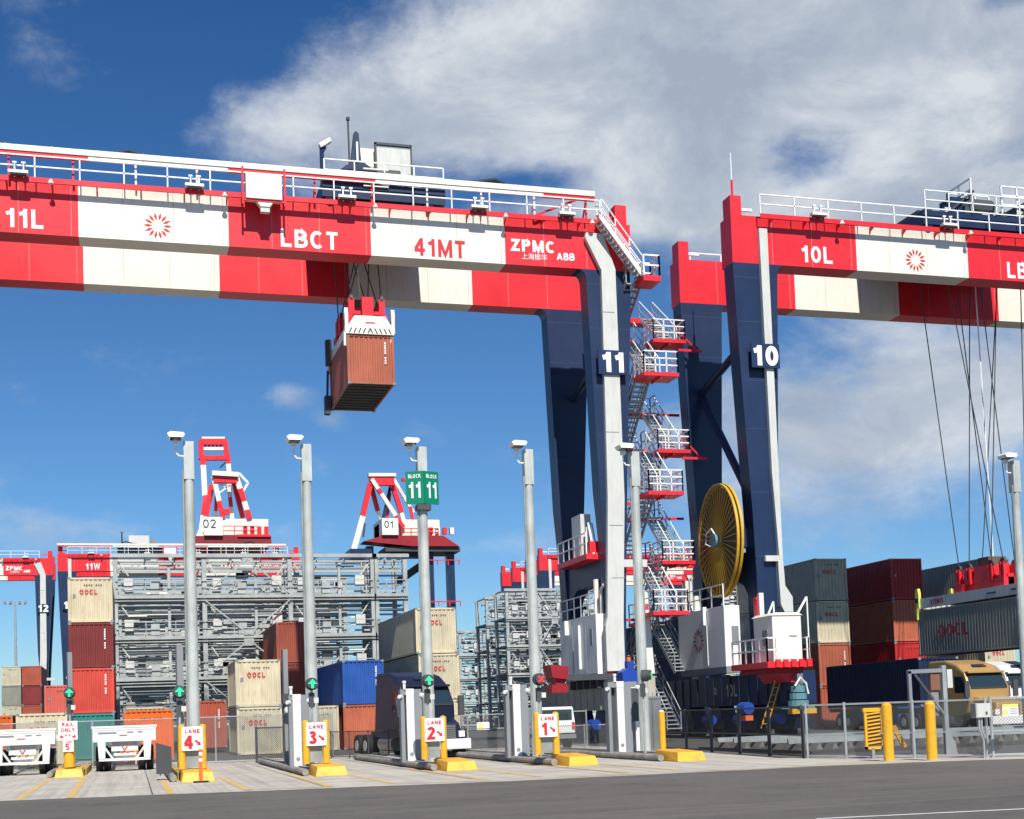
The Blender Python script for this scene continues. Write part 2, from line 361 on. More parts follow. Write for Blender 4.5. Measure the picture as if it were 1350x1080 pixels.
# ------------------------------------------------------------------ the ground
def sheet(name, pts, z, m, th=None):
    b = MB(); n = len(pts)
    if th: b.prism(pts, 'z', z-th, z, m)
    else: b.poly([(x, y, z) for x, y in pts], [tuple(range(n))], m)
    return structure(b.build(name))
sheet('ground', [(-1500, -60), (1800, -60), (1800, 3000), (-1500, 3000)], -.02, YARD)
EDGE = [(-60, 43.2), (-3.2, 35.25), (9.3, 32.6), (17.9, 32.3), (21.5, 31.7), (26, 30.2), (70, 20)]
E2 = []
for (xa_, ya_), (xb_, yb_) in zip(EDGE[:-1], EDGE[1:]):
    nn_ = max(1, int((xb_-xa_)/.35))
    for i in range(nn_): E2.append((xa_+(xb_-xa_)*i/nn_, ya_+(yb_-ya_)*i/nn_+random.uniform(-.05, .05)))
sheet('road', [(-60, -40), (90, -40)]+[(90, 16)]+[EDGE[-1]]+E2[::-1], .003, ASPH)
sheet('concrete_apron', EDGE[:6]+[(26, 34), (20, 38.5), (21.8, 53), (21.8, 64), (-30, 64), (-60, 64)], .0, CONC)
b = MB()
def stripe(b, p, q, w, m, z=.006):
    p, q = Vector((*p, z)), Vector((*q, z)); d = (q-p).normalized(); a = Vector((-d.y, d.x, 0))*w/2
    b.poly([p-a, q-a, q+a, p+a], [(0, 1, 2, 3)], m)
for k, xs in enumerate(((-2.75, -1.5), (.95, 2.85), (4.95, 6.6), (9.0, 10.6), (13.0, 14.6))):
    for x in xs: stripe(b, (x, 34.9-.2*(k+.6) if k else 35.0), (x+(.0 if x == xs[0] else -.1), 50-(k > 0)*6), .18, YLINE)
for p, q in (((2.85, 34.6), (4.95, 34.2)), ((6.6, 34.0), (9.0, 33.3)), ((10.6, 33.2), (13.2, 33.0)), ((14.6, 32.95), (21, 32.1))): stripe(b, p, q, .16, YLINE)
structure(b.build('road_marking'))
b = MB()
for x in (-.4, 3.9, 7.9, 11.9, 15.9): stripe(b, (x+.9, 34.6 if x < 9 else 33.6), (x+.9, 60), .03, DGREY, .004)
for y in (38.5, 44.5, 50.5, 56.5): stripe(b, (-20, y), (21, y), .03, DGREY, .0045)
structure(b.build('pavement_joint'))
b = MB(); p, q = (9.7, 17.62), (26, 15.35); stripe(b, p, q, .11, WLINE, .007); structure(b.build('road_line'))
# railway track behind the right-hand fence
b = MB(); b.box(22.3, 90, 40.6, 50, -.05, .10, BALL); structure(b.build('ballast'))
for yy, lab in ((43.0, 'railway track on white sleepers just behind the dark mesh fence'), (47.4, 'railway track farther behind the fence, nearer the gold truck')):
    t = thing('railway_track', (22.5, yy, .1), lab, 'railway track')
    sl = MB().prism([(0, 0), (.26, 0), (.17, .2), (.09, .2)], 'y', -1.25, 1.25, SLEEP).build('sleeper', t)
    for i in range(1, 60):
        c_ = sl.copy(); col.objects.link(c_); c_.parent = t; c_.location.x = i*.62
    for s in (-.72, .72):
        MB().prism([(s-.07, .22), (s+.07, .22), (s+.03, .4), (s-.03, .4)], 'x', -.2, 60, GALVD).build('rail', t)

# ------------------------------------------------------------------ shipping containers
_cmesh = {}
def cont_mesh(L, H):
    if (L, H) in _cmesh: return _cmesh[L, H]
    W = 1.22; a = MB(); d = .04
    def corr(n, fn, z0, z1):
        """corrugated strip; fn(t, depth) gives x, y at run t"""
        pts = []; fs = []; pr = []
        for i in range(n):
            for t, dp in ((0, 0), (.34, 0), (.5, d), (.84, d)): pr.append(((i+t)/n, dp))
        pr.append((1, 0))
        for t, dp in pr:
            x, y = fn(t, dp); pts += [(x, y, z0), (x, y, z1)]
        for i in range(len(pr)-1): fs.append((2*i, 2*i+2, 2*i+3, 2*i+1))
        a.poly(pts, fs, WHT)
    e = .09
    for yf, sg in ((.035, 1), (L-.035, -1)):
        corr(9, lambda t, dp: (-W+e+t*(2*W-2*e), yf+sg*dp), .14, H-.1)
    for xf, sg in ((-W+.03, 1), (W-.03, -1)):
        corr(int(L/.29), lambda t, dp: (xf+sg*dp, e+t*(L-2*e)), .14, H-.08)
    wall = a
    r = MB(); r.box(-W+.05, W-.05, .05, L-.05, H-.06, H-.02, WHT)
    fr = MB()
    for x in (-W, W-.11):
        for y in (0, L-.11):
            fr.box(x, x+.11, y, y+.11, .1, H-.1, WHT)
            fr.box(x-.004, x+.164, y-.004, y+.174, 0, .12, GREYP); fr.box(x-.004, x+.164, y-.004, y+.174, H-.12, H, GREYP) if x < 0 else (fr.box(x-.05, x+.114, y-.004, y+.174, H-.12, H, GREYP))
        fr.box(x+.01 if x < 0 else x, x+.11 if x < 0 else x+.1, .11, L-.11, H-.1, H-.012, WHT); fr.box(x+.01 if x < 0 else x, x+.11 if x < 0 else x+.1, .11, L-.11, .02, .15, WHT)
    for y in (.008, L-.108):
        fr.box(-W+.11, W-.11, y, y+.1, H-.12, H-.013, WHT); fr.box(-W+.11, W-.11, y, y+.1, .02, .16, WHT)
    ub = MB(); ub.box(-W+.12, W-.12, .12, L-.12, .09, .12, DGREY)
    for i in range(int(L/.6)): ub.box(-W+.12, W-.12, .3+i*.6, .36+i*.6, .03, .088, DGREY)
    res = []
    for nm, mb in (('wall', wall), ('roof', r), ('frame', fr), ('underside', ub)):
        o = mb.build(nm); res.append((nm, o.data)); bpy.data.objects.remove(o)
    _cmesh[L, H] = res; return res
def container(x, y, z, color, label, L=12.19, H=2.59, rz=0, logo=None, side_logo=None, marks=False, group='stacked shipping containers', far=False, rust=False):
    t = thing('shipping_container', (x, y, z), label, 'container', group, rz)
    cm = cmat(color)
    for nm, me in cont_mesh(L, H):
        o = bpy.data.objects.new(nm, me); col.objects.link(o); o.parent = t
        if nm != 'underside': o.material_slots[0].link = 'OBJECT'; o.material_slots[0].material = cm
    if logo: text('OOCL', .38, RLET, t, (-.1, .012, H*.68), bold=.03, name='logo', sx=1.05)
    if side_logo: text('OOCL', 1.05, RLET, t, (-1.215, L-3.6, H*.5), LEFTROT, bold=.03, name='side_logo', sx=1.15)
    if color in ('cream', 'grey', 'orange', 'salmon', 'bred') and not far:
        b = MB()
        for i in range(8):
            if i != 4: b.box(-.35+i*.13, -.27+i*.13, .012, .03, H-.47, H-.41, DGREY)
        b.box(-.95, -.8, .012, .03, H*.55, H*.55+.2, (ORB if color == 'orange' else GREYP)); b.build('marking', t)
    if marks:
        b = MB()
        for i in range(9):
            if i != 3: b.box(.72, .80, .012, .03, H*.42+i*.13, H*.42+i*.13+.09, WLET)
        b.build('marking', t)
    return t
def cx(px, Y, w=True):      # container centre X from the pixel of its left front post
    return atY(px, 850, Y).x+1.22
Y0 = 79.0
# stack beside the left rack
xa = -2.1
for i, (c, l, k) in enumerate((('teal', 'teal green container at the foot of the four-high stack left of the rack', {}),
        ('red', 'bright red container in the four-high stack, above the teal one', {'marks': 1}),
        ('maroon', 'dark maroon container in the four-high stack, under the cream top one', {'marks': 1}),
        ('cream', 'cream container with red logo topping the four-high stack left of the rack', {'logo': 1}))):
    container(xa, Y0, i*2.6, c, l, **k)
container(cx(57.5, 108), 108, 0, 'brown', 'brown container low behind the small cream one by the leftmost lane')
container(cx(57.5, 108), 108, 2.6, 'salmon', 'salmon red container peeking out left of the four-high stack')
container(cx(19.5, 70), 70, 0, 'cream', 'cream container with red logo on the ground behind the leftmost white chassis', logo=1, L=6.06)
container(cx(19.5, 72)-2.75, 74, 0, 'orange', 'orange container mostly hidden left of the low cream container')
container(cx(161, 69.5), 69.5, 0, 'orange', 'bright orange container on the ground behind the white chassis beside lane 4', L=6.06)
container(cx(161, 79), 81, 0, 'cream', 'cream container just showing over the bright orange one', H=2.9)
container(cx(243, 83), 83, .3, 'brick', 'brick red container behind the lane 4 pole, low beside the cream pair', marks=1, H=2.9)
xc = cx(310, 73.3)
container(xc, 73.3, 0, 'cream', 'cream container with red logo under another, behind lane 4 and lane 3', L=6.06, logo=1)
container(xc-.03, 73.3, 2.6, 'cream', 'cream container with red logo on top of the cream pair between lanes 4 and 3', L=6.06, logo=1)
xd = cx(364.5, 88)
container(xd, 88, 0, 'brown', 'brown container at the foot of the brown stack behind the lane 3 pole', H=2.9)
container(xd+.05, 88, 2.9, 'brown', 'dark brown container in the middle of the stack behind the lane 3 pole', H=2.72)
container(xd, 88, 5.64, 'brick', 'reddish brown container topping the stack behind the lane 3 pole', H=2.72)
container(cx(388, 76), 76, 0, 'cream', 'cream container low behind the lane 3 kiosk, left of the brick red one', H=2.59)
xe = cx(450, 76.6)
container(xe, 76.6, 0, 'terra', 'brick red container under the blue one between lanes 3 and 2', marks=1)
container(xe+.02, 76.6, 2.6, 'blue', 'bright blue container on a brick red one between lanes 3 and 2', marks=1)
xf = atY(603, 830, 76).x-1.22
for i, l in enumerate(('cream container at the foot of the cream stack behind lane 2', 'cream container with red logo in the middle of the stack behind lane 2',
                       'cream container with red logo on top of the stack behind the block sign pole')):
    container(xf+(.0, .03, -.08)[i], 76, i*2.73, 'cream', l, H=2.71, logo=1)
# right-hand stacks under the second gantry
xg = cx(1077, 80)+.1
for i, (c, l, k) in enumerate((('brick', 'brick container at ground level under the brick red one, right of the white cabin', {}),
        ('terra', 'brick red container third from the top of the grey stack right of leg 10', {'marks': 1}),
        ('cream', 'pale cream container with faint logo second in the grey stack right of leg 10', {'logo': 1}),
        ('grey', 'shaded cream container, painted greyer, with red logo topping the stack right of leg 10', {'logo': 1}))):  # top one is cream; its greyer paint holds the shade
    container(xg, 80, i*2.9, c, l, H=2.87, **k)
xh = cx(1178, 80)+.1
for i, (c, l, k) in enumerate((('blue', 'blue container at the foot of the red stack behind the gold truck', {}),
        ('bred', 'bright red container low in the red stack just above the trailer roof', {}),
        ('terra', 'orange brown container in the middle of the red stack', {}),
        ('bred', 'dark red container topping the red stack in front of the grey spreader', {}))):
    container(xh, 80, i*2.9, c, l, H=2.87, **k)
xj = cx(1298, 80)
for i, (c, l, k) in enumerate((('brown', 'brown container at ground level behind the white truck', {}),
        ('cream', 'cream container with red logo seen between the white truck and the held container', {'logo': 1}),
        ('brown', 'brown container behind the held container', {}),
        ('charcoal_shaded_cream', 'shaded cream container, painted dark, topping the farthest right stack behind the red headblock', {}))):  # top one is cream, its shade put into the dark paint
    container(xj, 80, i*2.9, c, l, H=2.87, **k)
for i in range(3):
    container(36.9, 80.5, i*2.62, 'navy', ('dark navy container at the foot of the stack seen between the two gantries', 'dark navy container in the middle of the stack seen between the gantries',
              'dark navy container on top of the stack seen between the stair towers')[i])
container(atY(1062, 870, 66).x+1.1, 90, 2.9, 'salmon', 'pale salmon container showing just right of the white cabin', H=2.87)
# far stacks at the left edge of the yard
for j, (px, cols) in enumerate(((2, ('cream', 'grey', 'charcoal_shaded_cream', 'cream')), (29, ('lgrey', 'brick', 'maroon', 'brick')))):
    for i, c in enumerate(cols):
        P = atY(px, 900, 188)
        container(P.x+1.22, 188, i*2.62, c, '%s container %s of the %s far stack at the left edge' % ({'cream': 'cream', 'grey': 'greyish', 'charcoal_shaded_cream': 'charcoal', 'lgrey': 'pale grey', 'brick': 'brick red', 'maroon': 'dark maroon'}[c],
                  ('at the foot', 'second from the foot', 'third from the foot', 'on the top')[i], ('leftmost', 'second')[j]), group='far container stacks')
    container(P.x-3.5, 170, 0, 'brown', 'brown container at ground level %s' % ('left of the far cream stack' if j == 0 else 'between the far stacks and the low cream container'), group='far container stacks')

# ------------------------------------------------------------------ reefer racks
def rack(X0, ncol, Y, label, levels=4, step=2.94, cw=6.16, depth=4.2, base=2.2, detail=True):
    t = thing('container_rack', (X0, Y, 0), label, 'rack', 'steel racks for refrigerated containers')
    top = base+levels*step; c = MB()
    for i in range(ncol+1):
        for y in (0, depth):
            c.box(i*cw-.16, i*cw+.16, y-.16, y+.16, 0, top, RACKM)
    c.build('column', t)
    rb = MB()
    for y in (-.2, depth+.2): rb.box(-.3, ncol*cw+.3, y-.1, y+.1, top-.14, top+.12, RACKM)
    for i in range(ncol*3+1): rb.box(i*cw/3-.05, i*cw/3+.05, -.1, depth+.1, top-.10, top+.06, RACKM)
    rb.build('roof_frame', t)
    for k in range(levels):
        z = base+k*step; d = MB()
        for y in (-.26, depth+.26): d.box(-.2, ncol*cw+.2, y-.07, y+.07, z-.16, z+.06, RACKM); d.box(-.2, ncol*cw+.2, y-.03, y+.03, z-.36, z-.29, RACKM)
        d.box(-.2, ncol*cw+.2, -.15, depth+.15, z-.02, z+.05, GALVD)
        for y in (-.24, depth+.24):
            d.beam((0, y, z+1.1), (ncol*cw, y, z+1.1), .06, .06, RACKM); d.beam((0, y, z+.6), (ncol*cw, y, z+.6), .05, .05, RACKM)
            for i in range(ncol*3+1): d.beam((i*cw/3, y, z), (i*cw/3, y, z+1.1), .05, .05, RACKM)
        d.box(0, ncol*cw, depth*.5, depth*.5+.3, z+2.2, z+2.36, GALVD)
        d.box(0, ncol*cw, .5, .7, z+1.75, z+1.95, RACKM)
        for zz, yy in ((.3, .9), (.85, 1.3), (1.45, .8), (2.15, 1.1), (2.5, .4)): d.box(0, ncol*cw, yy, yy+.12, z+zz, z+zz+.14, RACKM)
        d.build('walkway_deck', t)
        if detail:
            for i in range(ncol):
                e = MB(); x = i*cw
                e.box(x+.6, x+1.2, .1, .5, z+.5, z+1.3, LGREY); e.box(x+cw-1.3, x+cw-.6, .1, .5, z+.7, z+1.5, LGREY)
                e.box(x+2.4, x+3.0, .3, .8, z+.2, z+1.0, RACKM); e.box(x+3.6, x+3.8, .3, .6, z+.1, z+2.3, RACKM)
                for q in range(4):
                    u = x+random.uniform(.5, cw-1.2); zb = z+random.uniform(.2, 1.6); e.box(u, u+random.uniform(.3, .9), .9, 1.3, zb, zb+random.uniform(.25, .7), random.choice((DGREY, GALVD, LGREY, RACKM)))
                for q in range(7):
                    u = x+random.uniform(.4, cw-1.6); zb = z+random.uniform(.15, 2.4); e.box(u, u+random.uniform(.5, 1.8), .35+q*.06, .42+q*.06, zb, zb+random.uniform(.04, .12), random.choice((RACKM, LGREY, RACKM, WHT)))
                e.tube([(x+.2, .2, z+2.5), (x+.5, .1, z+2.1), (x+.9, .1, z+1.5)], .05, LGREY, 5)
                e.tube([(x+cw-.2, .2, z+2.5), (x+cw-.5, .1, z+2.1), (x+cw-.9, .1, z+1.5)], .05, LGREY, 5)
                e.build('power_socket', t)
    br = MB()
    for i in range(ncol):
        if (i % 2) != 1: continue
        for k in range(levels):
            z = base+k*step; x = i*cw; m2 = x+cw/2
            if k % 2: br.beam((x, -.3, z+.1), (m2, -.3, z+step-.3), .09, .09, RACKM); br.beam((x+cw, -.3, z+.1), (m2, -.3, z+step-.3), .09, .09, RACKM); br.box(m2-.35, m2+.35, -.33, -.27, z+step-.7, z+step-.2, RACKM)
            else: br.beam((x, -.3, z+step-.3), (m2, -.3, z+.1), .09, .09, RACKM); br.beam((x+cw, -.3, z+step-.3), (m2, -.3, z+.1), .09, .09, RACKM); br.box(m2-.35, m2+.35, -.33, -.27, z, z+.45, RACKM)
    br.build('bracing', t)
    return t
XR = atY(152.5, 800, 97.5).x
for i, lab in enumerate(('steel reefer rack, the front one, just behind the left container stacks', 'steel reefer rack second from the front behind the left stacks',
                         'steel reefer rack third from the front behind the left stacks', 'steel reefer rack at the back of the left row')):
    rack(XR+.15*i, 3, 97.5+i*14.5, lab)
rack(XR+18.75, 1, 97.5, 'narrow end bay at the right end of the front left rack', cw=2.2, detail=False)
P = atY(668, 800, 131)
for i, lab in enumerate(('steel rack standing just left of gantry leg 11, front one', 'steel rack behind the one left of gantry leg 11')):
    rack(P.x+.3*i, 3, 131+i*9, lab, levels=5, step=2.9, base=.1, cw=3.4)
P = atY(606, 850, 162)
rack(P.x, 5, 162, 'low distant steel rack between lane 2 and lane 1', levels=4, cw=3.2, base=.6)
P = atY(1032, 750, 99)
rack(P.x-6.15, 2, 99, 'steel rack whose roof frame shows over the grey stack right of leg 10', levels=4, base=.9, cw=6.6)

# ------------------------------------------------------------------ rail mounted gantry cranes
def stairs(b, p, q, w, mstep, mrail, n=13):
    """flight from p (top) to q (bottom); width w along X"""
    p, q = Vector(p), Vector(q); alx = abs(p.y-q.y) <= abs(p.x-q.x)
    for x in (0, w):
        o = Vector((0, x, 0)) if alx else Vector((x, 0, 0)); b.beam(p+o, q+o, .06, .24, mrail)
        for h in (.55, 1.05): b.beam(p+o+Vector((0, 0, h)), q+o+Vector((0, 0, h)), .05, .05, mrail)
        for k in range(4):
            e = p.lerp(q, k/3)+o; b.beam(e, e+Vector((0, 0, 1.05)), .05, .05, mrail, (0, 1, 0))
    for i in range(n):
        c = p.lerp(q, (i+.5)/n)
        if abs(p.y-q.y) > abs(p.x-q.x): b.box(c.x, c.x+w, c.y-.15, c.y+.13, c.z-.03, c.z+.03, mstep)
        else: b.box(c.x-.15, c.x+.13, c.y, c.y+w, c.z-.03, c.z+.03, mstep)
def star(parent, loc, r, m):
    b = MB()
    for i in range(14):
        a = 2*math.pi*i/14; u = Vector((math.cos(a), 0, math.sin(a))); v = Vector((-math.sin(a), 0, math.cos(a)))
        b.poly([u*r*.38, u*r*.68+v*r*.1, u*r, u*r*.68-v*r*.1], [(0, 1, 2, 3)], m)
    return b.build('emblem', parent, loc)
LL = [(0, 25.4), (.15, 20.5), (.35, 15.5), (.5, 12), (.56, 9), (.6, 3.4)]; LLi = [(1.6, 3.4), (1.68, 7), (1.85, 9.3), (2.1, 13.8), (2.62, 24.95), (2.7, 25.2), (2.86, 25.35), (3.1, 25.4)]
RLo = [(-1.2, 3.4), (-1.1, 7.2), (-.8, 12.9), (-.15, 23.3), (-.1, 25.4)]; RLi = [(-3.1, 25.4), (-2.86, 25.35), (-2.7, 25.2), (-2.62, 24.95), (-2.33, 13.5), (-2.15, 11), (-1.95, 6), (-1.9, 3.4)]
def gantry(X, Y, num, ltxt, label, duct=True, L=36., detail=True, sill_m=None, left_stairs=False, right_stairs=False):
    t = thing('gantry_crane', (X, Y, 0), label, 'crane', 'rail mounted gantry cranes in the yard')
    SEG = [(0, 7.5, RED), (7.5, 14.6, WHT), (14.6, 21.75, RED), (21.75, 28.9, WHT), (28.9, 36, RED)]
    for y0, nm in ((0, 'front_girder'), (7, 'rear_girder')):
        b = MB()
        for a, c, m in SEG:
            b.box(a, c, y0, y0+1.3, 25.4, 28, m)
        if y0 == 0:
            for a, c, m in SEG:
                for k in range(1, 5): pass
        g_ = b.build(nm, t)
        b = MB(); b.box(.1, .75, y0+.2, y0+1.1, 28, 29.15, RED); b.box(L-.75, L-.1, y0+.2, y0+1.1, 28, 29.15, RED)
        b.box(.8, 1.6, y0+.6, y0+.75, 28.5, 28.65, RAILW); b.box(L-1.6, L-.8, y0+.6, y0+.75, 28.5, 28.65, RED)
        b.build('end_stop', t)
        for pts, s in ((LL+LLi, 0), (RLo+RLi, L)):
            MB().prism([(x+s, z) for x, z in pts], 'y', y0-.004 if y0 else .002, y0+1.1, NAVY).build('leg', t)
    b = MB()
    for y0 in (0, 7):
        for i in range(1, 15): b.box(i*2.39-.01, i*2.39+.01, y0-.004, y0+.001, 25.42, 27.98, SEAM)
    b.build('weld_seam', t)
    def itp(P_, z):
        P_ = sorted(P_, key=lambda a: a[1])
        for (xa, za), (xb, zb) in zip(P_[:-1], P_[1:]):
            if za <= z <= zb: return xa+(xb-xa)*(z-za)/(zb-za)
        return P_[0][0]
    b = MB()
    for z in (6.2, 9.6, 13, 16.4, 19, 22.2, 24.6):
        for y0 in (-.001, 6.993):
            b.box(itp(LL, z)+.03, itp(LLi, z)-.03, y0-.001, y0+.004, z, z+.03, SEAMN); b.box(L+itp(RLi, z)+.03, L+itp(RLo, z)-.03, y0-.001, y0+.004, z, z+.03, SEAMN)
    b.build('plate_joint', t)
    # end ties and walkway
    w = MB(); w.poly([(1.5, -.5, 27.86), (34.1, -.5, 27.86), (34.1, -.003, 27.86), (1.5, -.003, 27.86)], [(0, 1, 2, 3)], GRATE); w.box(1.5, 34.1, -.54, -.48, 27.72, 27.97, RED)
    for i in range(16):
        x = 2.2+i*2.05; w.prism([(-.48, 27.84), (-.48, 27.74), (-.1, 27.62), (-.004, 27.5), (-.004, 27.84)], 'x', x, x+.07, RED)
    w.build('walkway', t)
    w = MB(); w.rail([(1.5, -.5, 27.97), (34.1, -.5, 27.97)], RAILW, h=1.05, r=.03, step=2.05, mids=1); w.build('handrail', t)
    if detail:
        w = MB(); w.rail([(1.5, 8.7, 28), (34.1, 8.7, 28)], RAILW, h=1.05, r=.035, step=2.05, mids=1); w.box(1.5, 34.1, 8.3, 9, 27.85, 27.97, RED); w.build('handrail', t)
    for i, x in enumerate((5.0, 13.1, 20.6, 27.5, 32.3)):
        l = MB(); l.box(x-.6, x+.3, -.92, -.6, 27.98, 28.12, WHT); l.box(x-.5, x+.2, -.88, -.64, 27.92, 27.98, DGREY)
        for u in (-.35, .05): l.box(x+u, x+u+.06, -.62, -.57, 27.9, 28.6, RAILW); l.box(x+u, x+u+.06, -.8, -.6, 28.12, 28.18, RAILW); l.box(x+u-.06, x+u+.12, -.65, -.55, 28.55, 28.63, RAILW)
        l.build('floodlight', t)
        b = MB(); b.tube([(x+1.3, -.68, 27.66), (x+1.3, -.68, 27.86)], .14, WHT, 10, .05); b.build('beacon', t)
    if duct:
        b = MB(); b.box(0, 33.9, -.45, -.1, 29.26, 29.54, WHT)
        for i in range(17): b.box(i*2.1+.03, i*2.1+.09, -.465, -.085, 29.24, 29.56, LGREY)
        b.build('cable_duct', t)
        b = MB()
        for a, c in ((0, 8), (14.6, 22), (31, 33.9)): b.box(a, c, -.4, -.16, 29.06, 29.24, RED)
        for a, c in ((8, 14.6), (22, 31)): b.box(a, c, -.4, -.16, 29.1, 29.24, WHT)
        for i in range(12):
            x = 1.5+i*2.9; m = RED if not (8 < x < 14.6 or 22 < x < 31) else RAILW
            b.beam((x, -.28, 27.97), (x, -.28, 29.05), .09, .09, m, (0, 1, 0)); b.beam((x, .4, 28), (x, -.28, 29.0), .07, .07, m)
        b.beam((30.5, -.3, 28), (33, -.3, 29.1), .1, .1, RED); b.build('duct_support', t)
        b = MB(); b.box(15.4, 17.15, -1.15, -.58, 27.5, 28.75, WHT); b.prism([(15.85, 27.5), (16.8, 27.5), (16.55, 27.15), (16.1, 27.15)], 'y', -1.05, -.68, WHT); b.box(16.1, 16.55, -1.0, -.7, 26.9, 27.15, LGREY)
        b.box(15.2, 15.3, -1.1, -1.0, 27.2, 29.1, RED); b.box(17.25, 17.35, -1.1, -1.0, 27.2, 29.1, RED); b.box(15.3, 17.25, -1.08, -1.0, 27.38, 27.48, RED); b.build('transformer_box', t)
        b = MB(); b.tube([(9.1, .2, 29.5), (9.35, .2, 29.75), (9.9, .2, 29.9), (11, .2, 29.6), (12.5, .2, 29.5)], .09, DARK); b.tube([(25.5, .2, 29.5), (27.2, .2, 29.7), (28.5, .2, 29.95), (29, .2, 29.8), (29.1, .2, 29.5)], .13, DARK); b.build('cable_chain', t)
    y = -.014
    text(ltxt, 1.28, WLET, t, (5.05, y, 26.12))
    star(t, (11.2, -.012, 26.2), .68, RLET)
    text('LBCT', 1.28, WLET, t, (18.6, y, 26.02), sx=1.0)
    text('41MT', 1.28, RLET, t, (25.35, y, 26.02), sx=.95)
    text('ZPMC', .9, WLET, t, (30.45, y, 26.46), bold=.045, sx=1.1)
    text('ABB', .55, WLET, t, (32.25, y, 26.0), bold=.03)
    ftext('上海振华', .36, WLET, t, (30.5, y, 25.86))
    # number boards on the front legs
    for x0 in (1.47, L-1.45):
        b = MB(); b.box(x0-.82, x0+.82, -.42, -.32, 19.62, 20.92, NAVY); b.box(x0-.5, x0-.4, -.32, 0, 20, 20.6, NAVY); b.box(x0+.4, x0+.5, -.32, 0, 20, 20.6, NAVY)
        nb = b.build('number_board', t)
        text(num, 1.5, WLET, nb, (x0, -.43, 20.27), bold=.06, sx=1.05)
    # cable duct down each front leg
    b = MB(); b.prism([(34.3, 27.3), (33.35, 27.3), (33.3, 27.05), (34.15, 25.3), (34.0, 13), (33.72, 6.6), (33.6, 6.2), (33.6, 3.8), (34.6, 3.8), (34.62, 6.5), (34.95, 13), (34.95, 25.4)], 'y', -.3, -.006, LGREY)
    for z in (23, 16.5, 11.5, 8.7): b.box(34.04, 34.8, -.308, -.29, z, z+.04, GREYP)
    b.box(34.7, 36.1, -.28, -.05, 9.3, 9.7, LGREY); b.build('leg_duct', t)
    b = MB(); b.prism([(1.5, 27.25), (1.98, 27.25), (2.0, 9.4), (1.8, 9.4), (1.6, 14)], 'y', -.28, -.02, LGREY); b.box(1.0, 2.0, -.27, -.03, 9.3, 9.6, LGREY)
    b.prism([(1.7, 9.3), (2.0, 9.3), (2.05, 8), (2.45, 7.4), (2.45, 6.6), (1.95, 6.6), (1.75, 7)], 'y', -.3, -.01, LGREY); b.build('leg_duct', t)
    # portal beams between front and rear legs, sills and bogies
    SM = sill_m or NAVY
    for x0, x1 in ((.75, 1.6), (L-1.95, L-1.25)):
        b = MB(); b.prism([(1.1, 7.2), (1.1, 10), (7, 10), (7, 7.2), (6.2, 8.2), (5.4, 8.6), (2.7, 8.6), (1.9, 8.2)], 'x', x0, x1, NAVY); b.build('portal_beam', t)
        b = MB(); b.box(x0-.25, x1+.25, -3.4, 12.2, 1.75, 3.4, SM)
        for i in range(14): b.box(x0-.29, x0-.25, -3+i*1.1, -2.93+i*1.1, 1.8, 3.35, SM)
        b.build('sill_beam', t)
        for k in range(4):
            yb = -3.4+k*4.1; b = MB()
            b.prism([(yb, 1.0), (yb+3, 1.0), (yb+2.7, .45), (yb+.3, .45)], 'x', x0-.1, x1+.1, NAVY); b.prism([(yb+.9, 1.75), (yb+2.1, 1.75), (yb+2.5, 1.0), (yb+.5, 1.0)], 'x', x0-.05, x1+.05, NAVY)
            bo = b.build('bogie', t)
            for yy in (.6, 2.4):
                v = MB(); v.tube([(x0+.1, yb+yy, .38), (x1-.1, yb+yy, .38)], .36, DGREY, 16); v.build('wheel', bo)
        b = MB()
        for k in range(4): b.tube([(x0-.6, -2.8+k*4.1, 1.0), (x0-.6, -1.9+k*4.1, 1.0)], .28, BLUEM, 12).mark()
        b.build_each('drive_motor', t)
    # diagonal bracing seen on the left side frame
    b = MB(); b.tube([(1.1, .9, 21.5), (1.1, 7.1, 20)], .22, NAVY).mark(); b.tube([(1.1, 7.1, 20), (1.1, 1.0, 12.5)], .22, NAVY).mark(); b.tube([(L-1.2, .9, 21.5), (L-1.2, 7.1, 20)], .2, NAVY); b.build_each('brace', t)
    return t
def stair_tower(t, x, y, z0, side, levels=3, top=False, m_att=1):
    """zigzag stair: front platforms at local y, back landings at y+3.6; x = left edge"""
    for k in range(levels):
        z = z0-k*6.3
        b = MB(); b.box(x-.05, x+1.95, y-.9, y+.55, z-.22, z-.02, RED); b.box(x+.9, x+1.0, y-.85, y+.5, z-.32, z-.22, RED)
        b.rail([(x, y+.5, z), (x, y-.86, z), (x+1.9, y-.86, z), (x+1.9, y+.5, z)], RAILW, r=.03, step=.64, mids=2)
        b.build('stair_landing', t)
        b = MB(); b.box(x-.05, x+1.95, y+3.8, y+4.7, z-3.15-.2, z-3.15, RED); b.rail([(x, y+3.9, z-3.15), (x, y+4.65, z-3.15), (x+1.9, y+4.65, z-3.15), (x+1.9, y+3.9, z-3.15)], GALV, r=.028, step=.8); b.build('stair_landing', t)
        b = MB(); stairs(b, (x+.05, y+.55, z-.05), (x+.05, y+3.9, z-3.15), .8, GALV, GALV, 14); b.build('stair_flight', t)
        if k < levels-1 or True:
            b = MB(); stairs(b, (x+1.05, y+3.9, z-3.2), (x+1.05, y+.55, z-6.25), .8, GALV, RAILW if k < levels-1 else GALV, 14); b.build('stair_flight', t)
        b = MB()
        for zz in (z-.25, z-3.2):
            yy = y+(.4 if side > 0 else 1.9) if zz > z-1 else y+4.0
            ln = (1.5 if k < 2 else .4) if side > 0 else .5
            b.beam((x+2.0*(side > 0), yy, zz), (x+2.0*(side > 0)+side*ln, yy, zz), .1, .14, RED)
            if side > 0 and zz > z-1: b.beam((x+2.0, yy, zz+1.2), (x+2.0+ln*.8, yy, zz), .08, .08, RED)
        b.build('stair_bracket', t)
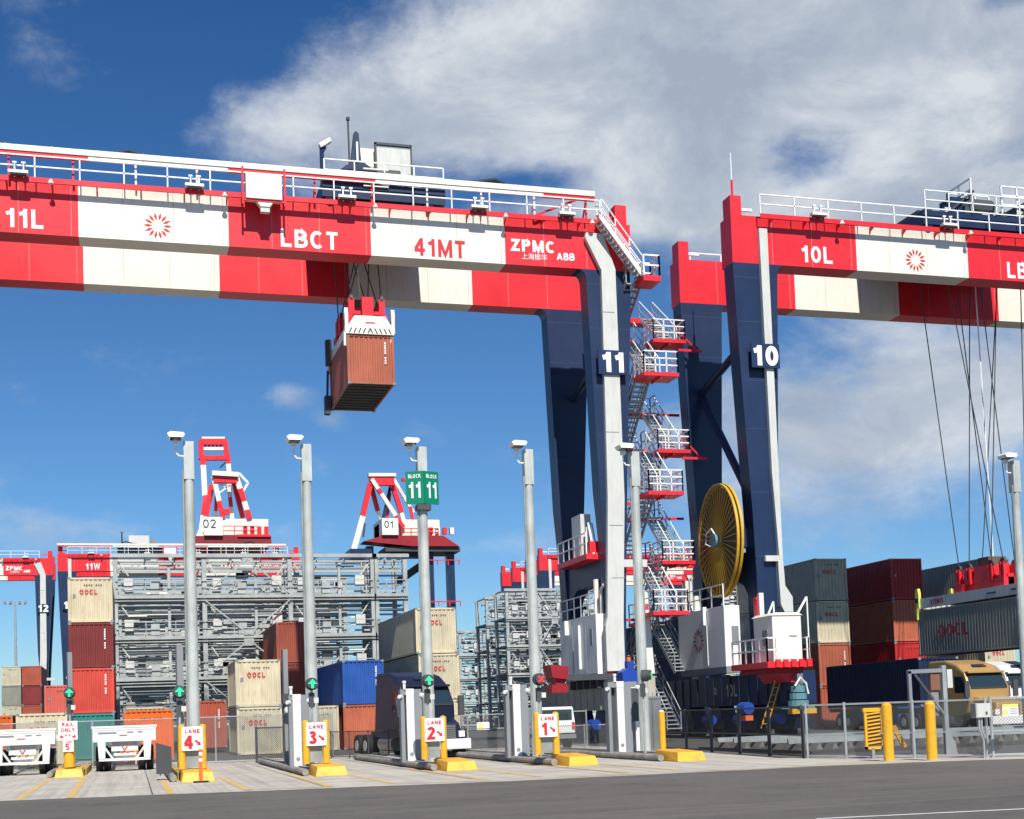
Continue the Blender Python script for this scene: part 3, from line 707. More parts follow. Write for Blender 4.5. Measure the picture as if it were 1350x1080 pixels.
SILL11 = mat('primed_brown_grey_paint', (.42, .385, .31), .6, var=.2)
c11 = gantry(-9.5, 65.5, '11', '11L', 'large red and white gantry crane numbered 11 in front, holding a brown container', sill_m=SILL11)
c10 = gantry(31.3, 63., '10', '10L', 'large red and white gantry crane numbered 10 on the right, with the yellow reel', duct=False)
c12 = gantry(-47., 212, '12', '12L', 'distant red and white gantry crane numbered 12 at the left edge', duct=False, detail=False)
cf = gantry(-10.1, 207, '11', '11W', 'distant red and white gantry crane behind the steel racks on the left', detail=False)
gantry(65.6, 208, '9', '9W', 'distant gantry crane just left of leg 11, the nearer and taller-looking of two', detail=False, duct=False)
gantry(66.2, 226, '9', '9L', 'distant gantry crane just left of leg 11, the farther and lower-looking of two', detail=False, duct=False)
# stairs of crane 11 at its right end
stair_tower(c11, 35.65, -1.2, 19.4, -1, 3)
b = MB(); stairs(b, (34.0, -1.0, 27.9), (36.3, -1.0, 24.85), .75, GALV, RAILW, 14); b.build('stair_flight', c11)
b = MB(); b.box(36.1, 37.1, -1.4, .0, 24.5, 24.8, RED); b.rail([(36.15, -.1, 24.8), (37.05, -.1, 24.8), (37.05, -1.35, 24.8), (36.15, -1.35, 24.8)], RAILW, r=.04, step=.8); b.build('stair_landing', c11)
b = MB(); stairs(b, (35.5, -.4, 24.75), (35.5, 2.9, 22.6), .9, GALV, GALV, 9); b.box(35.3, 37.2, 2.8, 3.6, 22.25, 22.55, RED); stairs(b, (36.3, 2.9, 22.5), (36.3, -.6, 19.45), .85, GALV, RAILW); b.build('stair_flight', c11)
# stairs of crane 10, left of its legs
stair_tower(c10, -2.6, 5.9, 22.6, 1, 3)
b = MB(); stairs(b, (-1.45, 9.8, 25.2), (-1.45, 6.4, 22.65), .85, GALV, RAILW, 10); b.box(-2.6, -.5, 9.7, 10.6, 24.9, 25.2, RED); b.rail([(-2.6, 9.8, 25.2), (-2.6, 10.5, 25.2)], RAILW, r=.04); b.build('stair_flight', c10)
# electrical house, cabinets and ladders of crane 11
b = MB(); b.box(33.35, 34.05, .5, 6.6, 4.0, 7.45, HOUSEW); b.box(33.33, 33.35, .52, 6.58, 4.02, 4.3, GREYP)
for i in range(5): b.box(33.45, 33.95, .9+i*1.1, 1.1+i*1.1, 3.5, 4.0, DGREY)
for yy in (2.2, 4.4): b.box(33.32, 33.35, yy, yy+.05, 4.4, 7.3, GREYP)
b.box(33.32, 33.35, 1.1, 1.5, 5.8, 6.7, GREYP)
b.box(33.2, 33.33, 3.0, 3.15, 4.6, 7.0, RAILW); b.box(33.1, 33.33, 5.0, 5.15, 6.6, 7.4, RAILW); h11 = b.build('electrical_house', c11)
MB().rail([(33.4, .6, 7.45), (33.4, 6.5, 7.45)], RAILW, h=1.15, r=.03, step=1.1).build('house_railing', h11)
b = MB(); b.tube([(33.9, 1.7, 7.4), (33.9, 1.7, 9.4)], .17, WHT, 10); b.tube([(33.9, 1.0, 7.4), (33.9, 1.0, 8.8), (33.9, .5, 9.0)], .1, WHT, 8); b.build('vent_pipe', h11)
for o_ in [h11]+list(h11.children): 
    if o_ is h11: o_.location.z -= .55
b = MB(); b.box(33.2, 34.9, 1.2, 6.2, 9.9, 10.2, RED); b.box(33.5, 34.1, 2.8, 4.3, 10.2, 12.6, LGREY); b.box(33.5, 34.2, 1.4, 2.2, 10.2, 10.9, RED); b.rail([(33.25, 1.3, 10.2), (33.25, 6.1, 10.2)], RAILW, h=1.15, r=.03, step=1)
b.tube([(33.7, 2.3, 10.2), (33.7, 2.3, 11.8)], .09, RAILW); b.beam((33.7, 1.4, 10.2), (33.7, 2.1, 12), .1, .06, RAILW); b.beam((33.9, 1.4, 10.2), (33.9, 2.1, 12), .1, .06, RAILW); b.build('cabinet_platform', c11)
b = MB()
for x in (34.15, 34.45): b.beam((x, .1, 4.3), (x, .1, 6.6), .05, .05, RAILW)
for i in range(8): b.beam((34.15, .1, 4.4+i*.3), (34.45, .1, 4.4+i*.3), .04, .04, RAILW)
b.tube([(34.0, .25, 3.7), (34.0, .25, 7.4)], .12, WHT); b.box(33.85, 34.2, .1, .4, 3.4, 3.9, RED); b.build('ladder', c11)
b = MB(); b.prism([(29.7, 3.45), (30.5, 3.35), (30.55, 4.0), (29.6, 4.1)], 'y', -3.0, -1.7, DRED); b.box(29.6, 30.45, -3.1, -2.0, 2.7, 3.1, DRED); b.box(29.9, 30.4, -2.8, -2.0, 3.1, 3.5, DRED); b.box(30.45, 33.2, -2.6, -2.2, 3.3, 3.6, DGREY); b.build('cable_guide', c11)  # a red part in shade; the dark red paints that shade in
b = MB(); DX = -1.75; b.prism([(34.7+DX, 2.6), (35.6+DX, 2.6), (35.6+DX, 3.5), (35.3+DX, 3.8), (35.0+DX, 3.8), (34.7+DX, 3.6)], 'y', -4.2, -3.4, BLUEM); b.box(35.05+DX, 35.4+DX, -4.0, -3.6, 3.8, 4.15, BLUEM); b.tube([(35.2+DX, -3.8, 4.1), (35.2+DX, -3.8, 4.35)], .11, ORG); b.box(35.0+DX, 35.4+DX, -4.215, -4.2, 2.75, 2.95, SIGNW); b.box(34.8+DX, 35.5+DX, -4.1, -3.4, .3, 2.6, DGREY); b.build('end_motor', c11)
b = MB(); b.prism([(35.35, 8.0), (35.9, 8.0), (36.15, 3.6), (35.5, 3.6)], 'y', -.6, -.2, WHT); b.box(35.36, 35.95, -.62, -.18, 7.0, 7.3, RED); b.build('cable_cover', c11)
# crane 10: electrical house, cable reel and driver's cabinet on its red deck
b = MB(); b.box(-.9, -.0, 1.1, 7.2, 3.85, 7.1, HOUSEW); b.box(-.88, -.02, 1.12, 7.18, 3.5, 3.85, GREYP)
for yy in (3.3,): b.box(-.93, -.9, yy, yy+.05, 4.0, 7.0, RAILW)
b.box(-1.1, -.9, 3.3, 3.45, 6.2, 7.2, RAILW); b.box(-.5, -.1, 1.07, 1.1, 5.0, 6.0, GREYP); h10 = b.build('electrical_house', c10)
s = star(h10, (-.915, 4.5, 5.4), .75, RLET); s.rotation_euler.z = R(-90)
MB().rail([(-.85, 1.2, 7.1), (-.85, 7.1, 7.1)], RAILW, h=1.15, r=.03, step=1.5).build('house_railing', h10)
b = MB(); b.tube([(-.5, 6.8, 7.1), (-.5, 6.8, 9.0)], .17, WHT, 10); b.tube([(-.5, 5.4, 7.1), (-.5, 5.4, 8)], .2, WHT, 10); b.build('vent_pipe', h10)
reel = MB(); RC = Vector((-.02, 2.8, 10.8)); RR = 3.12; RY = R(-5)
def rp(a, r, x):
    y = r*math.cos(a); return RC+Vector((x*math.cos(RY)-y*math.sin(RY), x*math.sin(RY)+y*math.cos(RY), r*math.sin(a)))
rim = MB()
for x0 in (-.3, -.06):
    N = 64; pts = []; fs = []
    for i in range(N):
        a = 2*math.pi*i/N
        pts += [rp(a, RR, x0), rp(a, RR-.11, x0), rp(a, RR-.11, x0+.14), rp(a, RR, x0+.14)]
    for i in range(N):
        j = (i+1) % N
        for k in range(4): fs.append((4*i+k, 4*i+(k+1) % 4, 4*j+(k+1) % 4, 4*j+k))
    rim.poly(pts, fs, YELR)
sp = MB()
for x0 in (-.27, .06):
    for i in range(44):
        a = 2*math.pi*i/44; sp.beam(rp(a, .25, x0), rp(a, RR-.1, x0), .042, .05, YELR, (1, 0, 0))
hose = MB(); N = 48; RR += .3
hose.poly([rp(2*math.pi*i/N, RR-.55, -.12) for i in range(N)]+[rp(2*math.pi*i/N, .6, -.12) for i in range(N)], [(i, (i+1) % N, N+(i+1) % N, N+i) for i in range(N)], BROWN)
hose.poly([rp(2*math.pi*i/N, RR-.55, .12) for i in range(N)]+[rp(2*math.pi*i/N, RR-.55, -.12) for i in range(N)], [(i, (i+1) % N, N+(i+1) % N, N+i) for i in range(N)], BROWN)
hose.poly([rp(2*math.pi*i/N, RR-.55, .12) for i in range(N)]+[rp(2*math.pi*i/N, .6, .12) for i in range(N)], [(i, (i+1) % N, N+(i+1) % N, N+i) for i in range(N)], BROWN)
RR -= .3
ro = rim.build('cable_reel', c10); sp.build('spoke', ro); hose.build('cable_winding', ro)
b = MB(); b.tube([RC+Vector((-.55, 0, 0)), RC+Vector((.5, 0, 0))], .38, TEAL, 16); b.tube([RC+Vector((-.6, -.4, .3)), RC+Vector((-.6, 0, .65)), RC+Vector((-.6, .7, .45)), RC+Vector((-.6, .8, -.1)), RC+Vector((-.6, .2, -.3))], .04, RAILW, 6); b.build('hub', ro)
b = MB(); b.beam(RC+Vector((.5, 0, 0)), (.2, 1.0, 10.85), .4, .5, NAVY); b.box(.25, .6, 2.2, 4.2, 9.3, 9.6, NAVY); b.box(.0, .7, .9, 4.4, 10.2, 11.2, NAVY); b.build('reel_support', c10)
b = MB(); b.box(-1.9, .4, -5.6, -1.6, 3.5, 3.8, RED); b.box(-1.6, .2, -5.2, -2.0, 3.25, 3.5, DRED); b.prism([(-1.0, 3.25), (.2, 3.25), (.0, 2.8), (-.6, 2.8)], 'y', -5, -2.6, RED)
for i in range(5): b.box(-1.5+i*.42, -1.25+i*.42, -5.72, -5.6, 3.52, 3.9, RED)
dk = b.build('cabin_deck', c10)
MB().rail([(-1.85, -1.7, 3.8), (-1.85, -5.5, 3.8), (-1.35, -5.5, 3.8)], RAILW, h=1.15, r=.035, step=.8).build('deck_railing', dk)
MB().rail([(.3, -5.5, 3.8), (.38, -5.5, 3.8), (.38, -2, 3.8)], RAILW, h=1.15, r=.03, step=1).build('deck_railing', dk)
b = MB(); b.box(-1.3, .25, -5.1, -3.1, 3.8, 6.05, WHT); b.prism([(-1.4, 6.05), (.35, 6.05), (.1, 6.2), (-1.15, 6.2)], 'y', -5.15, -3.05, WHT); b.box(-1.0, .0, -5.13, -5.1, 3.9, 4.7, RAILW); b.box(-1.32, -1.3, -4.6, -4.0, 4.6, 5.4, GREYP); b.box(-.45, .0, -5.125, -5.1, 5.0, 5.1, GREYP)
b.beam((-.6, -3.2, 6.1), (-.2, -3.2, 6.9), .09, .09, RAILW); b.beam((-.2, -3.2, 6.9), (-.2, -3.2, 6.1), .07, .07, RAILW); b.beam((.3, -4.6, 6.1), (.9, -4.6, 7.0), .1, .1, RAILW); b.beam((.9, -4.6, 7.0), (.9, -4.6, 3.8), .07, .07, RAILW); b.build('cabin', dk, bevel=.02)
b = MB()
for z, r in ((2.3, .35), (1.95, .42), (1.6, .5)): b.tube([(-.2, -5.3, z), (-.2, -5.3, z+.3)], r, TEAL, 14)
b.box(-.7, .6, -5.6, -5.1, 1.25, 1.5, YEL); b.tube([(-.5, -5.6, 2.6), (-.2, -5.6, 3.0), (.1, -5.6, 2.7), (.2, -5.6, 2.2)], .05, RAILW, 6); b.box(-.25, .05, -5.4, -5.0, 2.55, 3.2, CHROME); b.box(-1.1, .7, -5.3, -5.0, 1.5, 1.6, TEAL); b.build('swivel_motor', c10)
b = MB(); b.prism([(-.45, 2.4), (1.25, 2.4), (1.25, 3.1), (.9, 3.3), (-.2, 3.3), (-.45, 3.0)], 'y', -4.2, -3.5, NAVY); b.beam((-.6, -4.0, 3.2), (-1.5, -3.8, .6), .07, .05, YEL); b.beam((-.3, -4.0, 3.2), (-1.2, -3.8, .6), .07, .05, YEL)
for i in range(7): b.box(-1.5+i*.13, -1.2+i*.13, -4, -3.9, .8+i*.35, .83+i*.35, YEL)
b.tube([(-2.3, -4.2, 1.6), (-2.3, -3.4, 1.6)], .3, BLUEM, 12); b.box(-2.5, -2.1, -4.2, -3.4, 1.0, 1.25, ORG); b.build('access_ladder', c10)
text('10L', .95, LGREY, c10, (.49, 3.5, 2.6), LEFTROT, bold=.02); text('O', .6, LGREY, c10, (.49, 5.6, 2.6), LEFTROT, bold=.02)
b = MB(); b.box(.3, .7, -.3, -.003, 6.4, 7.4, RED); b.box(.4, .65, -.5, -.3, 4.2, 7.6, HOUSEW)
for i in range(5): b.box(.25, .36, -.4, -.3, 6.45+i*.2, 6.52+i*.2, RED)
b.build('junction_box', c10)
# whip antenna
b = MB(); b.tube([(.5, .7, 29.1), (.5, .7, 30.2)], .07, RED, 6); b.tube([(.5, .7, 30.2), (.5, .7, 31.7)], .03, RAILW, 5); b.build('antenna', c10)

# ------------------------------------------------------------------ trolleys, spreaders and what they hold
def trolley(X, Y, L, label, cab=True):
    t = thing('crane_trolley', (X, Y, 28), label, 'trolley', 'trolleys on the gantry girders')
    b = MB(); 
    for y in (.3, 7.2): b.box(0, L, y, y+.5, .25, 1.05, NAVY)
    for x in (0, L*.35, L*.68, L-.5): b.box(x, x+.5, .8, 7.2, .2, 1.0, NAVY)
    b.box(.05, L-.05, .85, 7.15, 1.0, 1.25, DGREY); b.box(.05, L-.05, 2.0, 2.2, .2, 1.0, NAVY); b.box(.05, L-.05, 6.0, 6.2, -.6, 1.0, NAVY); b.build('frame', t)
    b = MB()
    for x in (.4, L-.9):
        for y in (.35, 7.25): b.tube([(x, y, .2), (x, y+.4, .2)], .24, DGREY, 12).mark()
    b.build_each('wheel', t)
    b = MB(); b.tube([(L*.35, 1.6, 1.9), (L*.35+2, 1.6, 1.9)], .55, DGREY, 16).mark(); b.tube([(L*.35, 5.2, 1.9), (L*.35+2, 5.2, 1.9)], .55, DGREY, 16).mark(); b.box(L*.35-.9, L*.35-.1, 1.1, 2.2, 1.25, 2.3, NAVY); b.box(L*.72, L*.72+.7, 1.2, 2.6, 1.25, 2.1, DGREY)
    for i in range(6): b.box(.7+i*L*.13, 1.1+i*L*.13, 1.0, 1.5, 1.25, 1.5+.12*(i % 3), LGREY if i % 2 else DGREY)
    b.build_each('hoist_winch', t)
    b = MB(); b.rail([(.1, .2, 1.05), (L-.1, .2, 1.05)], RAILW, h=1.1, r=.03, step=1.6); b.rail([(.1, 7.8, 1.05), (L-.1, 7.8, 1.05)], RAILW, h=1.1, r=.03, step=1.6); b.build('trolley_railing', t)
    b = MB(); b.box(1.0, L-1.0, 2.6, 5.4, -.5, .25, DGREY)
    for x in (1.8, L-2.3):
        for y in (2.7, 4.8): b.box(x, x+.5, y, y+.5, -1.1, -.5, DGREY)
    b.build('sheave_block', t)
    return t
t11 = trolley(9.8, 65.0, 6.4, 'dark navy trolley with a white cabinet on gantry 11, above the brown container')
b = MB(); b.tube([(1.25, 1.2, 1.2), (1.25, 1.2, 5.0)], .11, NAVY, 8); b.tube([(1.25, 1.2, 4.6), (1.45, 1.2, 4.95)], .07, NAVY); b.prism([(1.2, 4.85), (1.75, 5.25), (1.65, 5.4), (1.1, 5.05)], 'y', 1.0, 1.4, RAILW); b.build('floodlight_mast', t11, (-1.1, 0, -1.75))
b = MB(); b.prism([(2.2, 2.85), (4.1, 2.85), (3.5, 3.2), (3.35, 3.35), (2.95, 3.35), (2.7, 3.2)], 'y', 1, 1.8, NAVY); b.prism([(2.75, 3.3), (3.3, 3.3), (3.2, 4.9), (3.05, 5.0), (2.95, 4.9)], 'y', 1.2, 1.5, NAVY); b.tube([(2.7, 1.35, 3.3), (2.68, 1.35, 5.7)], .05, DGREY, 6); b.tube([(2.68, 1.35, 5.6), (2.68, 1.35, 5.75)], .1, DGREY, 8)
for i in range(4): b.box(2.3+i*.45, 2.5+i*.45, 1.1, 1.6, 2.6, 2.85, WHT)
b.build('antenna_frame', t11, (-1.1, 0, -.8))
b = MB(); b.box(3.45, 4.35, 1.6, 3.2, 2.6, 4.35, WHT); b.box(4.4, 6.2, 1.2, 3.2, 2.6, 4.3, LGREY); b.box(4.3, 4.4, 1.1, 1.25, 2.6, 4.5, DGREY); b.box(6.2, 6.27, 1.1, 1.25, 2.4, 4.5, DGREY); b.box(4.3, 6.27, 1.1, 1.3, 4.4, 4.52, DGREY); b.build('white_cabinet', t11, (-1.4, 0, -.85))
b = MB(); b.box(1.9, 2.0, .9, 1.0, 2.5, 3.5, RAILW)
for i in range(4): b.box(2.1, 3.4, .2, .3, .9+i*.3, .96+i*.3, WHT)
b.build('ladder', t11)
def spreader(X, Y, Z, L, label, side_text=None, chev=False, yellow=False):
    t = thing('container_spreader', (X, Y, Z), label, 'spreader')
    m = WHT if not yellow else LGREY
    b = MB(); b.box(-1.0, 1.0, 1.0, L-1.0, .25, .62, m)
    for y in (.0, L-.35): b.box(-1.2, 1.2, y, y+.35, .05, .5, m)
    for x in (-1.18, .98): b.box(x, x+.2, .35, L-.35, .1, .72 if yellow else .55, m)
    b.build('spreader_frame', t)
    b = MB()
    for x in (-1.3, 1.12):
        for y in (.0, L-.3):
            mm = ORB if yellow else WHT; b.mark()
            b.prism([(y, .1), (y+.3, .1), (y+.32, 1.0), (y+.25, 1.35), (y+.02, 1.35), (y-.05, 1.0)], 'x', x, x+.18, mm)
            b.prism([(y+.02, .1), (y+.28, .1), (y+.2, -.55), (y+.1, -.6)], 'x', x-.06, x+.06, mm)
            b.box(x-.02, x+.2, y-.02, y+.3, .45, .75, DGREY)
    b.build_each('guide_flipper', t)
    if chev:
        b = MB()
        b.prism([(-1.25, .0), (1.25, .0), (1.15, .4), (.8, .95), (-.8, .95), (-1.15, .4)], 'y', -.08, 0, WHT)
        for i in range(10):
            x = -1.12+i*.24; s = .12 if i < 5 else -.12
            b.poly([(x, -.09, .04), (x+.07, -.09, .04), (x+.07+s, -.09, .3), (x+s, -.09, .3)], [(0, 1, 2, 3)], DGREY)
        b.box(-.25, .25, -.09, -.08, .55, .62, RLET); b.build('end_plate', t)
    h0 = .62; mm = L/2; b = MB()
    b.box(-1.05, 1.05, mm-2.4, mm-1.5, h0+.05, h0+.6, RED); b.box(-1.05, 1.05, mm+1.5, mm+2.4, h0+.05, h0+.6, RED); b.box(-.75, -.35, mm-2.4, mm+2.4, h0+.1, h0+.8, RED); b.box(.35, .75, mm-2.4, mm+2.4, h0+.1, h0+.8, RED)
    b.box(-.3, .3, mm-2.55, mm-2.2, h0+.1, h0+1.5, RED); b.box(-.8, .8, mm-.7, mm+.7, h0+.5, h0+1.5, RED); b.box(-.6, .6, mm-.5, mm+.5, h0+1.5, h0+2.0, BROWN)
    for x in (-.95, .65):
        for y in (-2.3, -1.2, .9, 1.9):
            b.box(x, x+.3, mm+y, mm+y+.14, h0+.5, h0+1.5, RED); b.box(x, x+.3, mm+y+.28, mm+y+.42, h0+.5, h0+1.5, RED)
    hb = b.build('headblock', t)
    b = MB()
    for x in (-.8, .8):
        for y in (-2.1, -1.0, 1.1, 2.1): b.tube([(x-.08, mm+y, h0+1.5), (x+.08, mm+y, h0+1.5)], .24, DGREY, 12).mark()
    b.build_each('sheave', hb)
    b = MB()
    dz = 27.2-Z
    for x, y, xt, yt in ((-.8, -2.1, -3.2, -1.4), (-.8, 2.1, -3.0, 1.4), (.8, -2.1, 2.2, -1.2), (.8, 2.1, 2.4, 1.2), (-.8, -1, .6, -1.2), (-.8, 1.1, .5, 1.3), (.8, -1, -.6, -1.0), (.8, 1.1, -.7, 1.0)):
        q = .35 if chev else 1
        b.tube([(x, mm+y, h0+1.6), (xt*q, mm+yt, dz)], .035, DGREY, 5)
    b.tube([(.1, mm, h0+2), (-.1, mm, dz)], .04, RAILW, 5); b.build('hoist_rope', t)
    if side_text:
        text(side_text, .42, RLET, t, (-1.195, L-2.1, .4), LEFTROT, bold=.04, sx=1.2)
        b = MB(); b.box(-1.2, -1.18, L*.35, L*.35+.9, .36, .44, NAVY); b.box(-1.2, -1.18, L*.2, L*.2+.5, .36, .46, NAVY); b.build('marking', t)
    return t
tf = thing('crane_trolley', (0, 207, 28), 'tiny grey trolley cabin on top of the distant gantry behind the racks', 'trolley', 'trolleys on the gantry girders')
b = MB(); b.box(-1.5, 5.5, .3, 7.8, .2, 1.0, NAVY); b.build('frame', tf); b = MB(); b.box(.2, 3.2, 1.2, 3.5, 1.0, 3.0, LGREY); b.box(3.4, 4.3, 1.2, 3, 1.0, 2.5, GREYP); b.build('cabinet', tf)
b = MB(); b.tube([(-.8, 1, 1), (-.8, 1, 3.6)], .1, NAVY, 6); b.box(-1.1, -.5, .8, 1.1, 3.4, 3.6, GREYP); b.build('floodlight_mast', tf)
container(12.18, 66.1, 18.87, 'terra', 'brick brown container hanging in the air under gantry 11', L=6.06, H=2.59, marks=1, group='containers held by the cranes')
spreader(12.18, 66.1, 21.46, 6.06, 'white spreader with chevron end and red headblock gripping the hanging brown container', chev=True)
# dark hose basket behind the hanging container
b = MB(); b.box(-.1, .12, 0, .4, .1, 1.5, DGREY); b.beam((0, .2, -.2), (-.1, .1, -2.2), .12, .12, DGREY); b.box(-.2, .1, .1, .6, -2.6, -1.6, DGREY)
o = b.build('cable_basket', None, (10.8, 71.6, 21.2)); tag(o, 'dark cable basket at the back corner of the hanging brown container', 'basket')
trolley(43.0, 62.5, 9.5, 'dark trolley with white railings on the girders of gantry 10 at the right')
tt = [o for o in col.objects if o.name.startswith('crane_trolley')][-1]
b = MB(); b.rail([(3.2, .3, 1.2), (3.2, 2.5, 1.2), (6, 2.5, 1.2)], RAILW, h=1.9, r=.04, step=1.0, mids=2); b.rail([(5.2, .3, 1.2), (9.3, .3, 1.2)], RAILW, h=1.6, r=.04, step=1.0, mids=2); b.beam((2.0, 1, 1.2), (3.9, 1, 2.7), .15, .1, DGREY); b.beam((3.7, 1, 1.3), (3.7, 1, 2.7), .25, .15, DGREY)
b.box(7.1, 7.3, .4, .6, 1.2, 4.0, WHT); b.box(7.1, 9.4, .4, .5, 3.85, 4.0, RAILW); b.box(7.1, 9.4, .4, .5, 3.1, 3.25, WHT); b.box(7.1, 9.4, .4, .5, 2.2, 2.35, WHT); b.box(7.8, 9.3, 1.5, 3, 1.2, 2.6, LGREY); b.build('service_frame', tt)
container(48.95, 60.4, 4.45, 'lgrey' if False else 'charcoal_shaded_cream', 'shaded cream container, painted dark, large red letters, held by gantry 10 at the right edge', H=2.87, side_logo=1, group='containers held by the cranes')  # cream container whose shaded side is painted in as dark grey all over
spreader(48.95, 60.4, 7.34, 12.19, 'long pale grey spreader with red headblock on the dark held container', side_text='STINIS', yellow=True)

# ------------------------------------------------------------------ light poles
def light_pole(x, y, label, top=11.4):
    t = thing('light_pole', (x, y, 0), label, 'light pole', 'tall lamp poles along the lanes')
    b = MB(); b.tube([(0, 0, 0), (0, 0, top-1.3)], .21, POLE, 16, .16); b.box(-.17, .17, -.17, .17, top-1.3, top, POLE); b.box(-.3, .3, -.3, .3, 0, .06, POLE); b.build('pole', t)
    b = MB(); b.tube([(-.22, -.1, 0), (-.20, -.1, top-1)], .035, GALVD, 6); b.build('conduit', t)
    b = MB(); b.tube([(-.17, 0, top-.5), (-.32, 0, top-.48), (-.42, 0, top-.35), (-.42, 0, top-.05)], .03, RAILW, 6); b.box(-.5, -.34, -.1, .1, top-.1, top+.05, RAILW); b.build('bracket', t)
    b = MB(); b.prism([(-.64, top+.08), (-.2, top+.08), (-.12, top+.18), (-.17, top+.25), (-.6, top+.27), (-.71, top+.2)], 'y', -.45, .1, RAILW); b.box(-.6, -.24, -.4, .05, top+.05, top+.08, GLS); b.build('lamp_head', t)
    return t
XP = [2.06, 6.07, 10.2, 14.2, 18.38]
lp = [light_pole(x, 46, l) for x, l in zip(XP, ('tall lamp pole behind the lane 4 sign', 'tall lamp pole behind the lane 3 sign', 'tall lamp pole carrying the green block sign behind lane 2', 'tall lamp pole behind the lane 1 sign', 'tall lamp pole in front of the legs of gantry 11'))]
light_pole(35.16, 46, 'tall lamp pole at the right edge in front of the held container')
t = thing('block_sign', (10.2, 45.7, 0), 'green v-shaped block 11 sign on the tall pole behind lane 2', 'sign')
for sgn, w in ((-1, .66), (1, .64)):
    q = thing('sign_panel', (0, 0, 0), None, None); q.parent = t
    a = R(24)*sgn
    b = MB(); b.box(min(0, sgn*w), max(0, sgn*w), -.02, .02, 9.32, 10.5, GREENS); o = b.build('panel', t, (0, 0, 0)); o.rotation_euler.z = a
    bpy.data.objects.remove(q)
    c = Vector((sgn*w/2*math.cos(a), sgn*w/2*math.sin(a)-.025, 0))
    text('BLOCK', .19, WLET, o, (sgn*w/2, -.03, 10.32), sx=.8); text('11', .8, WLET, o, (sgn*w/2, -.03, 9.82), bold=.01, sx=.72)
b = MB(); b.box(-.25, .25, .0, .45, 9.1, 9.3, DGREY); b.build('clamp', t)
# ------------------------------------------------------------------ lane islands
def island(x, y, k, label):
    t = thing('lane_island', (x, y, 0), label, 'island', 'yellow nosed islands between the lanes')
    b = MB(); b.poly([(-.50, 0, 0), (.50, 0, 0), (.43, .12, .30), (-.43, .12, .30), (-.48, 2.0, 0), (.48, 2.0, 0), (.43, 2.0, .36), (-.43, 2.0, .36)], [(0, 1, 2, 3), (4, 7, 6, 5), (0, 3, 7, 4), (1, 5, 6, 2), (3, 2, 6, 7), (0, 4, 5, 1)], YEL); b.build('nose', t, bevel=.02)
    b = MB(); b.box(-.5, -.34, 2.0, 18, 0, .22, CURB); b.box(.34, .5, 2.0, 18, 0, .22, CURB); b.box(-.34, .34, 2.0, 18, 0, .16, CONC); b.build('kerb', t)
    if k in (4, 5):
        b = MB(); b.box(-.53, -.33, 2.0, 9, 0, .235, YKERB); b.box(.33, .53, 2.0, 9, 0, .235, YKERB); b.build('painted_kerb', t)
    b = MB(); b.tube([(-.7, .9, .12), (-.72, 16, .12)], .11, CURB, 10); b.build('guard_pipe', t)
    return t
def lane_sign(x, y, n, label, posts=2, oneX=0):
    t = thing('lane_sign', (x, y, 0), label, 'lane sign', 'lane number signs')
    for s in ((-.32, .32) if posts == 2 else (oneX,)):
        b = MB(); b.tube([(s, 0, .36), (s, 0, 1.69)], .11, YEL, 14); b.tube([(s, 0, 1.69), (s, 0, 1.74)], .11, YEL, 14, .05); b.build('post', t, smooth=False)
    if posts == 2:
        b = MB(); b.box(-.2, .2, .02, .1, .4, .95, GALVD); b.build('backing', t)
    p = MB(); p.box(-.32, .32, -.15, -.125, .93, 1.67, SIGNW); pb = p.build('sign_board', t, bevel=0)
    text('LANE', .17, RLET, pb, (0, -.155, 1.53), bold=.03, sx=1.15); text(str(n), .58, RLET, pb, (-.12, -.155, 1.19), bold=.06)
    b = MB(); b.poly([(.06, -.157, 1.22), (.1, -.157, 1.27), (.2, -.157, 1.18), (.23, -.157, 1.21), (.26, -.157, 1.08), (.13, -.157, 1.1), (.165, -.157, 1.13)], [(0, 1, 2, 6), (2, 3, 4, 5, 6)], RLET); b.build('arrow', pb)
    return t
def signal(x, y, z, state, label, h=None, facing=0):
    t = thing('traffic_signal', (x, y, 0), label, 'traffic light', 'lane signals')
    b = MB(); b.tube([(0, .12, .15), (0, .12, z+.1)], .045, GALV, 8); b.box(-.09, .09, .04, .2, z-.75, z-.28, DGREY); b.box(.05, .2, -.05, .12, z-.62, z-.45, LGREY); b.build('post', t)
    b = MB(); b.tube([(0, -.08, z), (0, .14, z)], .21, DGREY, 16); b.tube([(0, -.2, z+.02), (0, -.08, z+.02)], .18, DGREY, 12); hd = b.build('signal_head', t)
    m = GLIT if state == 'g' else RLIT; b = MB()
    if state == 'g': b.poly([(-.035, -.22, z-.14), (.035, -.22, z-.14), (.035, -.22, z+.0), (.14, -.22, z+.0), (0, -.22, z+.15), (-.14, -.22, z+.0), (-.035, -.22, z+.0)], [(0, 1, 2, 6), (5, 6, 2, 3, 4)], m)
    else:
        b.beam((-.1, -.22, z-.1), (.1, -.22, z+.1), .01, .05, m); b.beam((-.1, -.221, z+.1), (.1, -.221, z-.1), .01, .05, m)
    b.build('arrow' if state == 'g' else 'cross', hd)
    if facing: t.rotation_euler.z = facing
    return t
